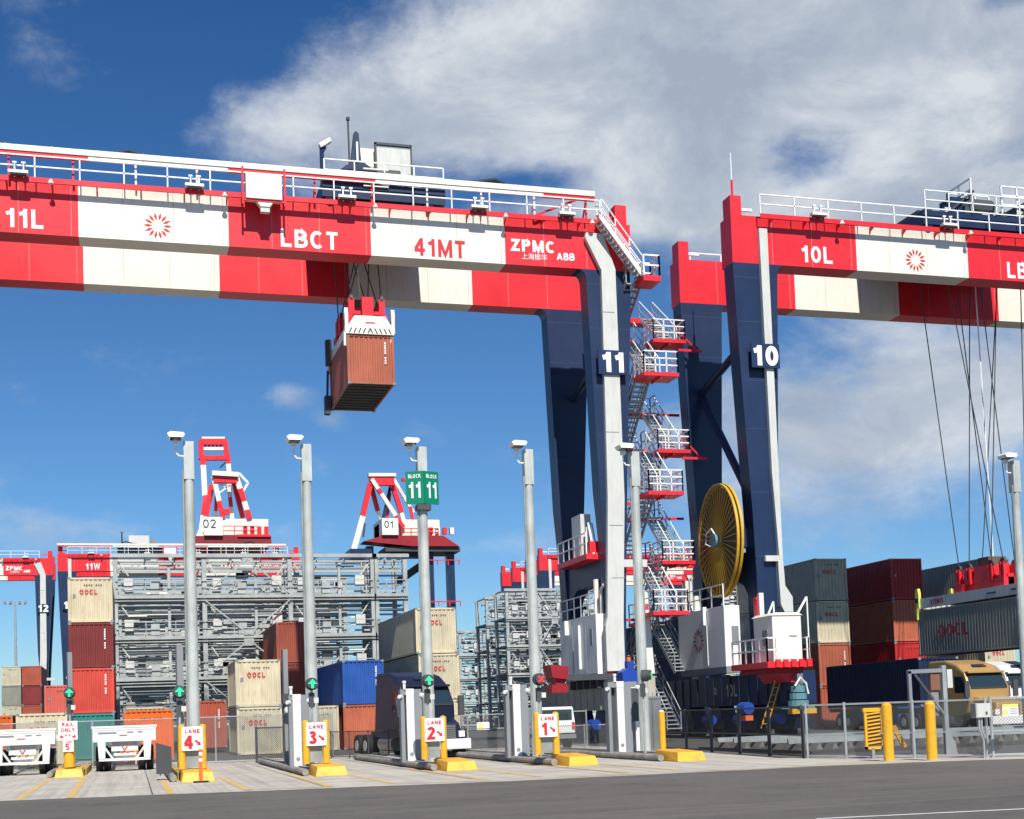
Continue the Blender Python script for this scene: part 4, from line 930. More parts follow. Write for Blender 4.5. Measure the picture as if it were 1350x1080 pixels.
def kiosk(x, y, label, screen=False, h=2.62, gap=.19):
    t = thing('gate_kiosk', (x, y, 0), label, 'kiosk', 'kiosks on the lane islands')
    gl = -.28-gap; rr_ = .52 if screen else .26; b = MB(); b.box(gl-.13, gl, 0, .35, .16, h-.2, GREYP); b.box(gl-.13, rr_, -.02, .4, h-.2, h, GREYP)
    if gap > .02: b.box(gl, -.28, .25, .4, .16, h-.2, DGREY)
    b.build('frame', t); b = MB(); b.box(-.26, .24, .1, .35, 0, .16, GREYP); b.build('plinth', t)
    b = MB(); b.box(-.28, -.01, -.06, .45, .16, h-.2, WPAINT); b.box(-.285, -.005, -.07, .46, h-.2, h+.02, WPAINT); b.tube([(-.14, -.075, .45), (-.14, -.055, .45)], .08, GREYP, 12); b.build('cabinet', t, bevel=.01)
    b = MB(); b.box(-.01, .28, -.04, .42, .16, h-.2, GREYP); b.build('side_panel', t)
    if screen:
        b = MB(); b.box(.28, .55, -.03, .4, 1.3, h-.24, DGREY); b.box(.42, .56, -.02, .35, .16, 1.3, WPAINT); b.build('screen', t)
    b = MB(); b.tube([(-.33, -.02, h), (-.33, -.02, h+.25)], .05, WPAINT, 8); b.tube([(-.33, -.02, h+.22), (-.33, -.02, h+.3)], .07, WPAINT, 8); b.tube([(gl-.2, -.1, h-.25), (gl-.1, .0, h-.25)], .07, WPAINT, 8); b.tube([(rr_+.08, -.1, h-.25), (rr_-.02, .0, h-.2)], .08, WPAINT, 10); b.build('camera', t)
    return t
def mast(x, y, h, label, w=.2):
    t = thing('equipment_mast', (x, y, 0), label, 'mast', 'grey equipment masts on the islands')
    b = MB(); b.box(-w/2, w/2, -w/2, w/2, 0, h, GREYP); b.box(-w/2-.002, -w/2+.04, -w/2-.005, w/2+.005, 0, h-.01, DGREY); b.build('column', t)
    b = MB(); b.box(-.14, .14, -.3, -.1, h*.55, h*.55+.35, DGREY); b.tube([(0, -.3, h*.5), (0, -.5, h*.5)], .1, LGREY, 10); b.build('camera', t)
    return t
NX = [(-2.15, 49.8, 5), (1.92, 40.9, 4), (5.93, 40.8, 3), (9.92, 40.2, 2), (13.8, 39.8, 1), (17.3, 39.3, 0)]
LN = {5: 'lane 5 island by the rail only sign', 4: 'lane 4 island with the orange marker in front', 3: 'lane 3 island', 2: 'lane 2 island', 1: 'lane 1 island', 0: 'island at the right with the single round bollard and steel cabinet'}
for x, y, n in NX:
    island(x, y, n, 'yellow nosed concrete '+LN[n])
    if n in (1, 2, 3, 4): lane_sign(atY({4: 253, 3: 416, 2: 571.5, 1: 720.5}[n], 960, y+1.5).x, y+1.5, n, 'white sign reading lane %d on two yellow posts' % n)
for n in (3, 2, 1, 0):
    x, y, _ = NX[5-n]
    px = {3: 391.5, 2: 541, 1: 681.5, 0: 818.5}[n]
    kiosk(atY(px, 950, 45.2).x+.145, 45.2, 'white and grey kiosk on the lane %d island' % n if n else 'white and grey kiosk with a black screen on the rightmost island', screen=(n == 0), h={3: 2.62, 2: 2.7, 1: 2.75, 0: 2.75}[n], gap={3: 0, 2: .06, 1: .12, 0: .2}[n])
signal(atY(91.5, 915, 50.8).x, 50.8, 3.05, 'g', 'green arrow signal above the rail only sign')
signal(atY(236.5, 913, 43.2).x, 43.2, 2.78, 'g', 'green arrow signal at the lane 4 sign')
signal(atY(411, 902, 43.2).x, 43.2, 2.92, 'g', 'green arrow signal above the lane 3 sign')
signal(atY(564, 897, 43).x, 43, 2.92, 'g', 'green arrow signal above the lane 2 sign')
signal(atY(711, 896, 42.5).x, 42.5, 2.85, 'r', 'red cross signal above the lane 1 sign')
signal(atY(851, 890, 44).x, 44, 2.92, 'g', 'green arrow signal turned sideways beside the rightmost pole of the lanes', facing=R(55))
mast(atY(92, 900, 52).x, 52, 4.6, 'grey mast behind the green arrow of the rail lane')
mast(atY(237, 900, 48).x, 48, 4.55, 'grey mast beside the lane 4 lamp pole', .26)
mast(atY(376, 900, 47.5).x, 47.5, 4.3, 'grey mast left of the lane 3 kiosk')
# delineator
t = thing('delineator', (1.98, 40.55, 0), 'orange and white flexible marker post in front of the lane 4 island', 'marker post')
b = MB(); b.box(-.22, .22, -.15, .15, 0, .05, DARK); b.build('foot', t); b = MB(); b.tube([(0, 0, .05), (0, 0, 1.0)], .05, ORG, 10, .04)
for z in (.62, .8): b.tube([(0, 0, z), (0, 0, z+.1)], .056, SIGNW, 10)
b.build('post', t)
t = thing('barrier_board', (.95, 43.6, 0), 'slanted dark board on the lane 4 island', 'board'); b = MB(); b.prism([(-.2, .2), (.28, .2), (.28, 1.05), (-.2, 1.2)], 'y', 0, .06, DGREY); b.box(-.1, -.04, .06, .14, .15, 1.1, GALV); b.build('board', t); b = MB(); b.box(.15, .2, .06, .12, .15, 1.0, GALV); b.build('post', t)
# rail only sign
t = thing('rail_only_sign', (-2.15, 50.4, 0), 'white rail only sign on a yellow post at the lane 5 island', 'sign')
b = MB(); b.tube([(0, 0, .36), (0, 0, 1.55)], .19, YEL, 16); b.build('post', t)
b = MB(); b.box(-.36, .3, -.24, -.21, 1.35, 2.02, SIGNW); o = b.build('sign_board', t); text('RAIL', .2, RLET, o, (-.03, -.245, 1.9), bold=.03); text('ONLY', .2, RLET, o, (-.03, -.245, 1.7), bold=.03)
b = MB(); b.poly([(-.3, -.246, 1.4), (-.28, -.246, 1.54), (-.15, -.246, 1.44), (-.1, -.246, 1.56), (-.05, -.246, 1.52)], [(0, 2, 1), (2, 4, 3)], RLET); b.poly([(.24, -.246, 1.4), (.22, -.246, 1.54), (.09, -.246, 1.44), (.04, -.246, 1.56), (-.01, -.246, 1.52)], [(0, 1, 2), (2, 3, 4)], RLET); b.build('arrow', o)
b = MB(); b.box(-.2, .16, -.23, -.205, .92, 1.33, SIGNW); o = b.build('sign_board', t); text('5', .32, RLET, o, (-.05, -.235, 1.1), bold=.04); text('LANE', .1, RLET, o, (-.02, -.235, 1.27), bold=.02)
# rightmost bollard and steel cabinet
t = thing('bollard', (atY(873, 960, 43).x, 43, 0), 'single yellow post beside the steel cabinet on the rightmost island', 'bollard'); b = MB(); b.tube([(0, 0, .1), (0, 0, 1.62)], .11, YEL, 16); b.tube([(0, 0, 1.62), (0, 0, 1.68)], .1, WPAINT, 16, .04); b.build('post', t)
t = thing('steel_cabinet', (atY(861, 960, 46).x, 46, .16), 'stainless steel cabinet behind the rightmost kiosk', 'cabinet'); b = MB(); b.box(-.42, .36, 0, .5, 0, 1.95, CHROME); b.box(-.46, .4, -.04, .54, 1.95, 2.03, CHROME); b.build('cabinet_body', t); b = MB(); b.box(-.02, .0, -.012, 0, .1, 1.9, DGREY)
for x in (-.1, .1, .3): b.beam((x, .1, 2.03), (x, .1, 2.2), .04, .04, GALV, (0, 1, 0))
b.build('cabinet_door', t)
for px, Y, lab in ((1170, 33.2, 'thick yellow bollard beside the yellow slatted barrier'), (1227, 32.5, 'thick yellow bollard farthest right, in front of the grey sign frame')):
    t = thing('bollard', (atY(px, 960, Y).x, Y, -.01), lab, 'bollard', 'thick yellow bollards at the road edge'); b = MB(); b.tube([(0, 0, 0), (0, 0, 1.6)], .145, YEL, 20); b.tube([(0, 0, 1.6), (0, 0, 1.66), (0, 0, 1.68)], .14, YEL, 20, .05); b.build('post', t, smooth=False)
    b = MB(); b.tube([(0, 0, 0), (0, 0, .03)], .26, CONC, 20); b.build('base', t)
# ------------------------------------------------------------------ fences
def fence(pts, h, step, label, link_m=LINK, post_m=GALVD, r=.03, mid=False, double=False):
    t = thing('chain_link_fence', (*pts[0], 0), label, 'fence', 'mesh fences of the yard')
    o0 = Vector((*pts[0], 0)); fb = MB()
    for p, q in zip(pts[:-1], pts[1:]):
        p, q = Vector((*p, 0))-o0, Vector((*q, 0))-o0; L = (q-p).length; n = max(1, round(L/step)); a = math.atan2((q-p).y, (q-p).x)
        for i in range(n+1):
            e = p.lerp(q, i/n)
            if i == n and q != Vector((*pts[-1], 0))-o0: continue
            d = MB(); d.tube([(0, 0, 0), (0, 0, h+.06)], r*1.3, post_m, 8)
            if double: d.tube([(.14*math.cos(a), .14*math.sin(a), 0), (.14*math.cos(a), .14*math.sin(a), h)], r, post_m, 6)
            d.build('post', t, e)
        fb.beam(p+Vector((0, 0, h)), q+Vector((0, 0, h)), r*1.7, r*1.7, post_m); fb.beam(p+Vector((0, 0, .08)), q+Vector((0, 0, .08)), r*1.4, r*1.4, post_m)
        if mid: fb.beam(p+Vector((0, 0, h*.45)), q+Vector((0, 0, h*.45)), r*1.4, r*1.4, post_m)
        me = MB(); me.poly([(0, 0, .06), (L, 0, .06), (L, 0, h), (0, 0, h)], [(0, 1, 2, 3)], link_m); w = me.build('mesh_panel', t, p); w.rotation_euler.z = a
    fb.build('rail', t); return t
fence([(21.7, 52.2), (21.0, 43.5), (20.35, 37.6)], 1.62, 2.6, 'dark mesh fence of framed panels in front of the railway track', LINKD, DGREY, .035, True, True)
fence([(20.4, 37.4), (21.0, 36.1), (23.5, 32.6)], 1.66, 2.4, 'grey chain link fence behind the two thick yellow bollards', LINK, GALV, .032, True)
fence([(23.6, 32.5), (28, 30.6)], 1.68, 2.3, 'chain link gate at the far right with a yellow and white notice', LINK, GALV, .035, True)
fence([(-12, 60), (8.8, 60)], 2.05, 5.2, 'tall thin chain link fence behind the white chassis and lane 4', LINK, GALV, .025)
fence([(8.7, 60), (11.1, 54), (13.4, 53.7)], 1.2, 1.6, 'low dark railing with mesh behind lane 3', LINKD, DGREY, .022)
fence([(12.6, 62.0), (21.7, 62.0)], 1.75, 3.0, 'chain link fence behind lane 1 under the legs of gantry 11', LINKD, GALVD, .03)
fence([(13.5, 53.6), (18.2, 52.3), (21.7, 52.2)], 1.15, 1.5, 'low mesh railing between lane 2 and the dark mesh fence', LINK, GALVD, .022)
fence([(5.2, 58), (7.6, 58)], 1.5, 1.2, 'dark screened gate panel right of the cream pair behind lane 4', LINKD, DGREY, .04)
# boxes, boards and signs at the right
def onfence(px, py, Y): return atY(px, py, Y)
P = atY(1291, 940, 32.6)
t = thing('electrical_box', (P.x, 32.45, 0), 'grey electrical box with conduits on the fence right of the bollards', 'electrical box'); b = MB(); b.box(-.28, .2, -.1, .12, 1.15, 1.55, LGREY); b.box(-.29, -.25, -.11, .13, 1.14, 1.56, GREYP); b.box(.02, .1, -.108, -.1, 1.22, 1.32, DGREY); b.build('box', t, bevel=.01)
b = MB()
for x in (-.13, -.05): b.tube([(x, 0, 1.15), (x, 0, .8), (x+.12, 0, .5), (x+.12, 0, 0)], .03, GALV, 8)
b.build('conduit', t)
P = atY(1330, 938, 31.6)
t = thing('warning_notice', (P.x, 31.55, 0), 'yellow and white notice wired to the far right gate', 'notice'); b = MB(); b.box(-.26, .26, -.02, 0, 1.18, 1.5, SIGNW); b.box(-.255, .255, -.025, -.02, 1.42, 1.495, ORB); b.tube([(-.16, -.03, 1.29), (-.16, -.02, 1.29)], .08, ORB, 12)
for i in range(3): b.box(-.02, .22, -.026, -.02, 1.24+i*.06, 1.26+i*.06, GREYP)
b.build('notice_board', t)
Pp = atY(637, 952, 57.3); t = thing('warning_notice', (Pp.x, 57.4, 0), 'small yellow and white notice on the chain link fence left of lane 1', 'notice'); b = MB(); b.box(-.28, .3, -.03, 0, 1.05, 1.4, SIGNW); b.box(-.2, .0, -.04, -.03, 1.12, 1.3, ORB); b.build('notice_board', t)
P = atY(1246, 940, 35.5)
t = thing('sign_frame', (P.x, 35.5, 0), 'grey steel frame with a brown board behind the farthest right bollard', 'frame'); b = MB(); b.box(-.07, .07, -.07, .07, 0, 2.75, GALV); b.prism([(-.07, 0), (.35, 0), (.3, .35), (.07, .7), (-.07, .7)], 'y', -.03, .03, GALV); b.beam((0, 0, 2.6), (-1.25, 0, 2.58), .1, .12, GREYP); b.beam((-1.2, 0, 0), (-1.2, 0, 2.6), .1, .1, GREYP, (0, 1, 0)); b.beam((-1.0, 0, 2.5), (-.45, -.1, 1.7), .07, .07, DGREY); b.beam((-.45, -.1, 1.7), (0, 0, 1.2), .05, .05, GALV); b.build('post', t)
b = MB(); b.box(-.45, -.12, .0, .06, 2.0, 2.55, WOOD); b.box(-.42, -.15, .07, .25, 1.2, 1.95, GREYP); b.build('board', t); b = MB(); b.box(.08, .26, -.1, .12, 2.05, 2.62, LGREY); b.build('control_box', t)
P = atY(1152, 958, 35.2)
t = thing('slatted_barrier', (P.x, 35.2, 0), 'yellow slatted barrier panel leaning behind the left thick bollard', 'barrier')
b = MB(); b.prism([(-.3, .28), (-.22, .28), (-.22, 1.45), (-.3, 1.45)], 'y', 0, .06, YEL); b.prism([(.24, .28), (.32, .28), (.32, 1.45), (.24, 1.45)], 'y', 0, .06, YEL); b.box(-.34, .4, -.02, .08, 1.4, 1.52, YEL); b.box(-.3, .32, 0, .06, .28, .36, YEL); b.box(-.22, .24, .03, .05, .36, 1.42, BROWN)
b.build('barrier_frame', t); b = MB()
for i in range(9): b.beam((-.22, .0, .45+i*.11), (.24, .0, .5+i*.11), .03, .045, YEL)
b.build('slats', t); b = MB(); b.beam((.6, -.1, .95), (.92, -.15, .3), .1, .14, YEL); b.box(-.1, .0, 0, .1, 0, .3, GALVD); b.build('brace', t)

# ------------------------------------------------------------------ vehicles
def wheel(parent, x, y, r=.5, w=.3, m=DARK, hub=LGREY, face=-1, name='wheel'):
    b = MB(); b.tube([(x-w/2, y, r), (x+w/2, y, r)], r, m, 20); o = b.build(name, parent)
    h = MB(); h.tube([(x+face*(w/2+.015), y, r), (x+face*(w/2-.05), y, r)], r*.5, hub, 14); h.build('rim', o); return o
def chassis(x, y, label, L=12.5):
    t = thing('container_chassis', (x, y, 0), label, 'trailer', 'white container chassis seen from behind')
    b = MB(); b.box(-1.2, 1.2, 0, .35, 1.18, 1.72, WPAINT); b.box(-1.25, 1.25, -.02, .3, 1.72, 1.8, WPAINT); b.box(-1.15, 1.15, -.012, 0, 1.62, 1.66, LGREY)
    for x_ in (-.62, .47): b.box(x_, x_+.15, .35, L, .95, 1.3, WPAINT)
    for i in range(10): b.box(-.5, .5, .8+i*1.2, .9+i*1.2, 1.0, 1.2, WPAINT)
    b.box(-1.2, 1.2, L-.3, L, 1.2, 1.5, WPAINT); b.build('frame', t)
    b = MB(); b.prism([(-1.02, 1.18), (-.72, 1.18), (-.74, .5), (-.98, .5)], 'y', 0, .12, WPAINT); b.prism([(1.02, 1.18), (.72, 1.18), (.74, .5), (.98, .5)], 'y', 0, .12, WPAINT); b.box(-.98, .98, .02, .12, .42, .52, WPAINT)
    b.beam((-.75, .1, .95), (-.45, .1, .5), .06, .08, LGREY); b.beam((.75, .1, .95), (.45, .1, .5), .06, .08, LGREY); b.box(-.5, .5, .02, .2, .8, .98, WPAINT); b.box(-.42, .42, .0, .16, .62, .72, WPAINT); b.box(-.34, .34, .1, .2, .5, .62, LGREY); b.tube([(-.1, .0, 1.0), (0, -.03, .85), (.1, 0, 1.0)], .02, RED, 6); b.tube([(-.12, .0, .74), (-.12, .3, .74)], .05, ORG, 8); b.tube([(.12, .0, .74), (.12, .3, .74)], .05, ORG, 8); b.build('bumper', t)
    b = MB(); b.box(-1.0, -.3, -.018, -.012, 1.5, 1.56, GREYP); b.box(.1, .35, -.018, -.012, 1.52, 1.56, GREYP); b.box(.5, .7, -.018, -.012, 1.52, 1.56, GREYP); b.box(-.2, .1, -.018, -.012, 1.4, 1.43, RLET); b.build('marking', t)
    for yy in (1.2, 2.4):
        for x_, f in ((-.98, -1), (-.68, -1), (.68, 1), (.98, 1)): wheel(t, x_, yy, .5, .26, face=f)
    b = MB(); b.box(-.5, -.42, 9.5, 9.6, 0, 1.0, LGREY); b.box(.42, .5, 9.5, 9.6, 0, 1.0, LGREY); b.build('landing_leg', t)
    return t
chassis(-.25, 54.6, 'white container chassis seen from behind, between the rail lane and lane 4'); chassis(-4.05, 54.6, 'white container chassis seen from behind at the far left edge')
def cab(x, y, rz, paint, label, H=3.75, trailer=0):
    """conventional highway tractor, front towards -y, with high sleeper roof"""
    t = thing('truck_tractor', (x, y, 0), label, 'truck', None, rz)
    W = 1.2
    prof = [(2.0, .95), (1.75, 1.5), (1.75, 2.25), (2.2, 3.05), (3.0, 3.5), (4.1, H), (5.6, H), (5.6, .9), (3, .8)]
    # cab body with side profile, slightly narrower roof
    b = MB(); n = len(prof); pts = []
    for sx_ in (-1, 1):
        for (yy, zz) in prof: pts.append((sx_*(W-(.16 if zz > 3.2 else .08 if zz > 2.9 else 0)), yy, zz))
    b.poly(pts, [tuple(range(n)), tuple(range(2*n-1, n-1, -1))]+[(i, (i+1) % n, (i+1) % n+n, i+n) for i in range(n)], paint); body = b.build('cab_body', t, bevel=.09)
    for p_ in body.data.polygons: p_.use_smooth = False
    b = MB(); b.poly([(-.86, 0, .75), (.86, 0, .75), (1.0, 1.75, .75), (-1.0, 1.75, .75), (-.72, .1, 1.45), (.72, .1, 1.45), (.92, 1.8, 1.82), (-.92, 1.8, 1.82)], [(0, 1, 5, 4), (1, 2, 6, 5), (2, 3, 7, 6), (3, 0, 4, 7), (4, 5, 6, 7), (0, 3, 2, 1)], paint); b.box(-1.1, 1.1, .2, .9, .75, 1.05, paint); b.build('hood', t, bevel=.08)
    b = MB(); b.box(-1.15, 1.15, -.12, .2, .35, .78, WPAINT); b.build('bumper', t, bevel=.04)
    b = MB(); b.box(-.5, .5, -.02, .08, .8, 1.35, CHROME)
    for i in range(6): b.box(-.48, .48, -.03, -.02, .84+i*.08, .87+i*.08, DGREY)
    b.build('grille', t)
    for s in (-.78, .78): b = MB(); b.box(s-.13, s+.13, -.03, .1, .85, 1.1, SIGNW); b.build('headlight', t, bevel=.02)
    b = MB(); b.poly([(-1.06, 1.70, 2.27), (1.06, 1.70, 2.27), (1.0, 2.13, 3.0), (-1.0, 2.13, 3.0)], [(0, 1, 2, 3)], GLS); 
    for k in (0,): b.poly([(-1.06, 1.715, 2.2), (1.06, 1.715, 2.2), (1.06, 1.70, 2.27), (-1.06, 1.70, 2.27)], [(0, 1, 2, 3)], DGREY)
    b.build('windscreen', t)
    b = MB(); b.box(-1.08, 1.08, 1.9, 2.2, 3.0, 3.1, paint); b.build('visor', t, bevel=.02)
    b = MB(); b.poly([(-.3, 2.62, 3.355), (.55, 2.62, 3.355), (.5, 2.9, 3.49), (-.25, 2.9, 3.49)], [(0, 1, 2, 3)], GLS); b.build('roof_window', t)
    for s in (-1, 1):
        b = MB(); b.poly([(s*(W+.005), 2.0, 2.0), (s*(W+.005), 3.0, 2.0), (s*(W-.0), 3.0, 2.85), (s*(W-.0), 2.35, 2.85)], [(0, 1, 2, 3)], GLS); b.build('side_window', t)
        b = MB(); b.box(min(s*1.28, s*1.55), max(s*1.28, s*1.55), 1.5, 1.6, 1.75, 2.6, DGREY); b.beam((s*1.2, 1.8, 2.5), (s*1.4, 1.55, 2.4), .04, .04, CHROME); b.build('mirror', t)
    wheel(t, -1.02, 1.0, .5, .3, face=-1); wheel(t, 1.02, 1.0, .5, .3, face=1)
    b = MB(); b.box(-.45, .45, 2.2, 8.6, .65, .95, DGREY); b.tube([(-.95, 3.2, .6), (-.95, 5.0, .6)], .32, CHROME, 14); b.tube([(.95, 3.2, .6), (.95, 5.0, .6)], .32, CHROME, 14); b.build('chassis_frame', t)
    for yy in (6.9, 8.15):
        for s in (-1, 1): wheel(t, s*.95, yy, .5, .55, face=s)
    b = MB(); b.box(-.5, .5, 6.6, 8.2, .95, 1.12, DGREY); b.build('fifth_wheel', t)
    return t
def trailer(x, y, rz, label, m=DGREY):
    t = thing('container_chassis', (x, y, 0), label, 'trailer', None, rz)
    b = MB(); b.box(-.5, -.36, 0, 12.3, .95, 1.25, m); b.box(.36, .5, 0, 12.3, .95, 1.25, m); b.box(-1.2, 1.2, 0, .3, 1.1, 1.33, m); b.box(-1.2, 1.2, 12, 12.3, 1.1, 1.33, m)
    b.build('frame', t)
    for yy in (9.6, 10.9):
        for s in (-1, 1): wheel(t, s*.92, yy, .5, .55, face=s)
    b = MB(); b.box(-.5, -.4, 2.5, 2.6, .1, .95, m); b.box(.4, .5, 2.5, 2.6, .1, .95, m); b.build('landing_leg', t)
    return t
RZ = R(0)
A = atX(1190, 874, 43.6); 
cab(42.5, 56.9, R(-2), GOLD, 'gold highway truck with a tall sleeper cab behind the right fence')
trailer(43.7, 64.4, R(-5), 'trailer under the dark blue container behind the gold truck')
container(43.75, 64.7, 1.34, 'navy', 'long dark blue container on the trailer pulled by the gold truck', rz=R(-5), H=2.75, group='containers on trailers')
cab(47.6, 60.5, R(-2), WPAINT, 'white highway truck partly hidden behind the gold truck')
# dark tractor in lane 2
cab(12.45, 53.4, R(8), NAVYT, 'dark blue highway truck waiting in the lane by the lane 2 sign', H=3.72)
# white pickup behind the lane 1 sign, seen from the back
t = thing('utility_truck', (19.0, 58.6, 0), 'white utility truck with a boxed cab behind the lane 1 sign', 'truck')
b = MB(); b.box(-.95, .95, 0, 1.8, .75, 1.3, WPAINT); b.prism([(-.95, 1.3), (.95, 1.3), (.86, 1.98), (-.86, 1.98)], 'y', 0, 1.8, WPAINT); b.box(-.9, .9, 1.8, 5.0, .7, 1.25, WPAINT); b.build('body', t, bevel=.05)
b = MB(); b.box(-.8, .8, -.012, 0, 1.35, 1.85, GLS); b.build('rear_window', t); b = MB(); b.box(-.95, .95, -.1, .1, .5, .7, CHROME); b.build('bumper', t)
for s in (-.85, .85): b = MB(); b.box(s-.07, s+.07, -.02, 0, .9, 1.25, RLET); b.build('tail_light', t)
for s in (-1, 1):
    for yy in (.9, 4.1): wheel(t, s*.82, yy, .38, .24, face=s)

# ------------------------------------------------------------------ quay cranes far away
def legtube(b, p, q, w, segs):
    p, q = Vector(p), Vector(q); w *= .74
    for a, c, m in segs: b.beam(p.lerp(q, a), p.lerp(q, c), w, w, m)
def quay(px0, Y, num, label, kind):
    z0 = atY(px0, 720, Y); X0 = z0.x
    t = thing('quay_crane', (X0, Y, 0), label, 'crane', 'quay cranes beyond the yard')
    def W(px, py, dy=0):
        p = atY(px, py, Y+dy); return Vector((p.x-X0, dy, p.z))
    if kind == 2:
        b = MB()
        legtube(b, W(267, 600, 14), W(270, 655, 14), 1.9, [(0, .25, RED), (.25, 1, WHT)]); legtube(b, W(300, 600, 14), W(303, 640, 14), 1.7, [(0, .3, RED), (.3, 1, WHT)])
        legtube(b, W(272, 655, 14), W(266, 706, 0), 2.0, [(0, .55, RED), (.55, 1, WHT)])
        b.beam(W(265, 580, 14), W(265, 606, 14), 1.3, 1.4, RED, (0, 1, 0)); b.beam(W(296, 580, 14), W(300, 606, 14), 1.3, 1.4, RED, (0, 1, 0))
        for k in range(6): b.beam(W(269+5*k, 578, 14), W(271+5*k, 590, 14), .5, .5, DRED)
        b.beam(W(266, 578, 14), W(296, 578, 14), 1, .7, WHT); b.beam(W(265, 583, 14), W(298, 583, 14), 1.5, 1.6, RED); b.beam(W(265, 604, 14), W(301, 604, 14), 1.5, 1.2, RED); b.beam(W(266, 592, 14), W(299, 592, 14), 1, .8, WHT); b.build('mast_frame', t)
        b = MB(); b.beam(W(279, 625), W(314, 627), 3.5, 1.2, WHT); b.beam(W(281, 631), W(312, 632), 2, 2.2, RED)
        legtube(b, W(281, 628), W(294, 683), 1.6, [(0, .6, WHT), (.6, 1, RED)]); legtube(b, W(311, 628), W(329, 684), 1.8, [(0, .3, WHT), (.3, .6, RED), (.6, .8, WHT), (.8, 1, RED)])
        legtube(b, W(301, 633, 6), W(306, 684, 6), 1.4, [(0, .45, WHT), (.45, .7, RED), (.7, 1, WHT)]); legtube(b, W(279, 640, 6), W(271, 684, 6), 1.9, [(0, 1, RED)]); legtube(b, W(286, 640, 6), W(284, 683, 6), 1.2, [(0, .8, RED), (.8, 1, WHT)])
        legtube(b, W(307, 633, 4), W(320, 683, 4), 1.6, [(0, 1, RED)]); legtube(b, W(290, 638), W(303, 646), .5, [(0, 1, WHT)]); legtube(b, W(303, 640), W(289, 650), .5, [(0, 1, WHT)])
        legtube(b, W(315, 624), W(327, 637), .8, [(0, 1, WHT)]); legtube(b, W(327, 637), W(319, 650), .8, [(0, 1, WHT)]); legtube(b, W(290, 617), W(297, 610), .5, [(0, 1, NAVY)]); b.beam(W(295, 675), W(303, 675), 1.5, 1.5, RED); b.build('apex_frame', t)
        b = MB(); p0, p1 = W(268, 684), W(293, 708); b.box(p0.x, p1.x, -3, 12, p1.z, p0.z, WHT); b.prism([(W(258, 708).x, p1.z), (p0.x, p1.z), (p0.x, p0.z)], 'y', -1, 10, WHT)
        q0, q1 = W(293, 684), W(354, 708); b.box(q0.x, q1.x, 0, 14, q1.z, q0.z, WHT); h = b.build('machinery_house', t); text('02', 3.0, NAVY, h, ((p0.x+p1.x)/2-1, -3.1, p0.z-1.7), bold=-.04)
        b = MB(); b.rail([W(294, 706, -2), W(340, 706, -2)], RED, h=2.4, r=.1, step=2.6, mids=1); b.box(W(296, 0).x, W(338, 0).x, -2.5, -.5, q1.z-.3, q1.z+.3, RED)
        for k in range(4): b.box(W(304+9*k, 0).x, W(309+9*k, 0).x, -1.8, -.3, q1.z+.4, q1.z+2.5, RED)
        b.build('service_platform', t)
        b = MB(); d0, d1 = W(256, 708), W(357, 719); b.box(d0.x, d1.x, -2, 22, d1.z, d0.z, mat('quay_crane_dark_red', (.22, .015, .02), .5)); b.build('boom_deck', t)
        b = MB()
        for px in (258, 345):
            for dy in (4, 30): b.box(W(px, 0).x, W(px+7, 0).x, dy, dy+2, 0, d1.z, NAVY)
        b.box(W(258, 0).x, W(352, 0).x, 4, 5.5, 14, 16.5, NAVY); b.build('portal_leg', t)
    else:
        b = MB(); b.beam(W(485, 627), W(521, 627), 3, 1.0, WHT); b.beam(W(487, 634), W(519, 634), 2.2, 3.0, RED)
        legtube(b, W(488, 638), W(478, 681), 2.2, [(0, 1, RED)]); legtube(b, W(478, 681), W(466, 725), 2.3, [(0, 1, WHT)])
        legtube(b, W(517, 638, 3), W(529, 676, 3), 2.0, [(0, 1, RED)]); legtube(b, W(529, 676, 3), W(532, 687, 3), 1.6, [(0, 1, WHT)]); legtube(b, W(490, 632, -1), W(532, 696, -1), 1.6, [(0, .2, WHT), (.2, .3, RED), (.3, .75, WHT), (.75, 1, RED)])
        legtube(b, W(489, 640, 4), W(498, 674, 4), 1.8, [(0, 1, RED)]); legtube(b, W(498, 674, 4), W(503, 686, 4), 1.2, [(0, 1, WHT)]); legtube(b, W(515, 640, 5), W(505, 684, 5), 1.2, [(0, 1, NAVY)]); legtube(b, W(514, 650, 7), W(510, 684, 7), 1.2, [(0, 1, RED)])
        legtube(b, W(519, 632, 6), W(545, 676, 6), 1.3, [(0, .25, WHT), (.25, .5, LGREY), (.5, 1, WHT)]); legtube(b, W(541, 668, 4), W(544, 685, 4), 1.2, [(0, 1, RED)]); legtube(b, W(481, 690), W(479, 708), .8, [(0, 1, DGREY)])
        for px in (494, 510): b.box(W(px, 0).x, W(px+6, 0).x, -1, 1, W(0, 626).z, W(0, 622).z, RED)
        b.build('apex_frame', t)
        b = MB(); p0, p1 = W(501, 685), W(523, 707); b.box(p0.x, p1.x, -3, 12, p1.z, p0.z, WHT); q0, q1 = W(529, 685), W(580, 707); b.box(q0.x, q1.x, 0, 14, q1.z, q0.z, WHT); b.box(W(493, 0).x, p0.x, 2, 10, p1.z, p0.z-1, LGREY); h = b.build('machinery_house', t); text('01', 3.0, NAVY, h, ((p0.x+p1.x)/2-.4, -3.1, p0.z-1.9), bold=-.04)
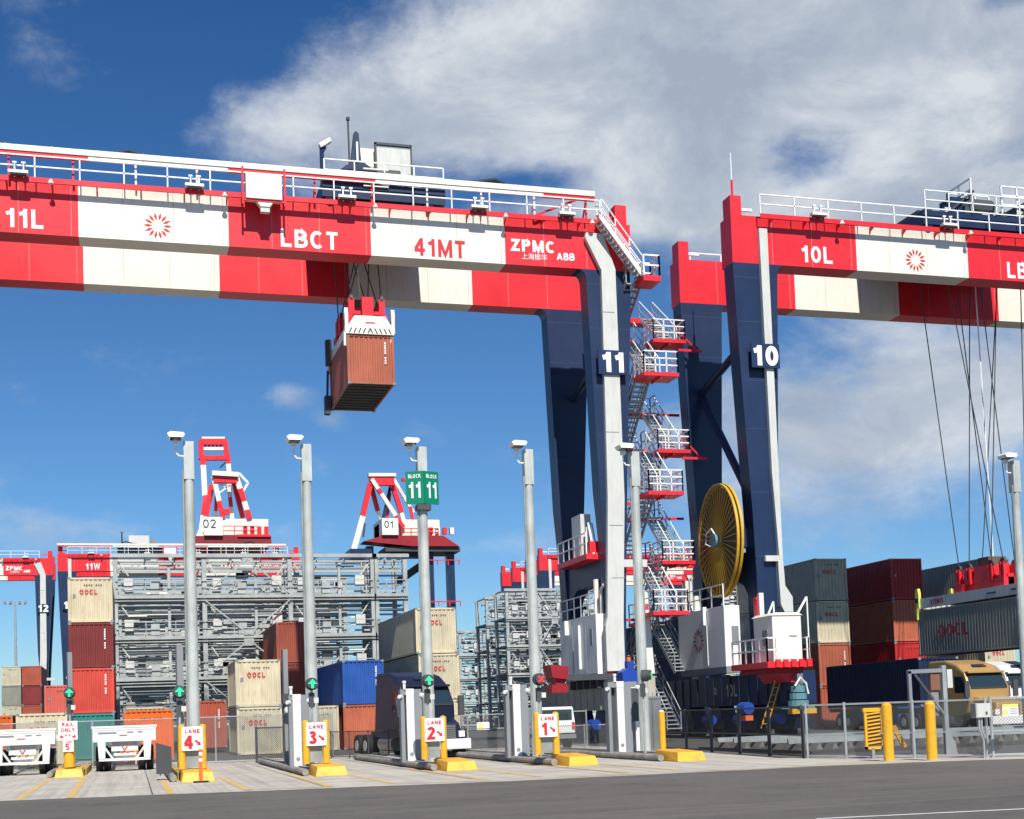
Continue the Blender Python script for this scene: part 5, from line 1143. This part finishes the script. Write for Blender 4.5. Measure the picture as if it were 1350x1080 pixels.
        b = MB(); b.rail([W(530, 707, -2), W(578, 707, -2)], RED, h=2.4, r=.12, step=2.6, mids=1)
        for k in range(5): b.box(W(533+9*k, 0).x, W(538+9*k, 0).x, -1.8, -.3, q1.z+.4, q1.z+2.5, RED if k % 2 else WHT)
        b.build('service_platform', t)
        b = MB(); d0, d1 = W(478, 707), W(587, 715); b.prism([(d0.x, d1.z), (W(484, 0).x, d0.z), (d1.x-1, d0.z), (W(580, 0).x, d1.z-1.5), (W(520, 0).x, d1.z-1.5)], 'y', -2, 6, DRED); b.box(W(486, 0).x, W(582, 0).x, -1, 12, d1.z-3, d1.z-1.6, DGREY); b.box(W(495, 0).x, W(540, 0).x, 4, 10, d1.z-4, d1.z-1, NAVY); b.build('boom_deck', t)
        b = MB(); e0, e1 = W(461, 724), W(490, 737); b.box(e0.x, e1.x, -1, 12, e1.z, e0.z, NAVY)
        for px in (464, 541, 568):
            b.box(W(px, 0).x, W(px+9, 0).x, 2, 5, 0, d1.z-1, NAVY)
        for z in (d1.z-7, d1.z-20): b.rail([(W(540, 0).x, 1, z), (W(582, 0).x, 1, z)], RED, h=1.5, r=.15, step=3, mids=0)
        b.build('portal_leg', t)
        b = MB(); b.prism([(W(505, 0).x, W(0, 775).z), (W(505, 0).x, W(0, 762).z), (W(548, 0).x, W(0, 730).z), (W(548, 0).x, W(0, 742).z)], 'y', 8, 14, DGREY); b.build('stair_house', t)
    return t
quay(255, 345, '02', 'distant quay crane numbered 02 with red and white apex', 2)
quay(461, 400, '01', 'distant quay crane numbered 01 behind the rack and block sign', 1)
P = atY(22, 950, 290)
t = thing('high_mast_light', (P.x, 290, 0), 'thin distant light mast at the left edge of the yard', 'light mast'); b = MB(); b.tube([(0, 0, 0), (0, 0, 28.5)], .4, GALV, 8, .18); b.build('mast', t); b = MB(); b.box(-2, 2, -.15, .15, 28.0, 28.2, GALV)
for x in (-2, -.9, .9, 2): b.box(x-.25, x+.25, -.4, .3, 28.2, 28.7, GREYP)
b.build('lamp_ring', t)
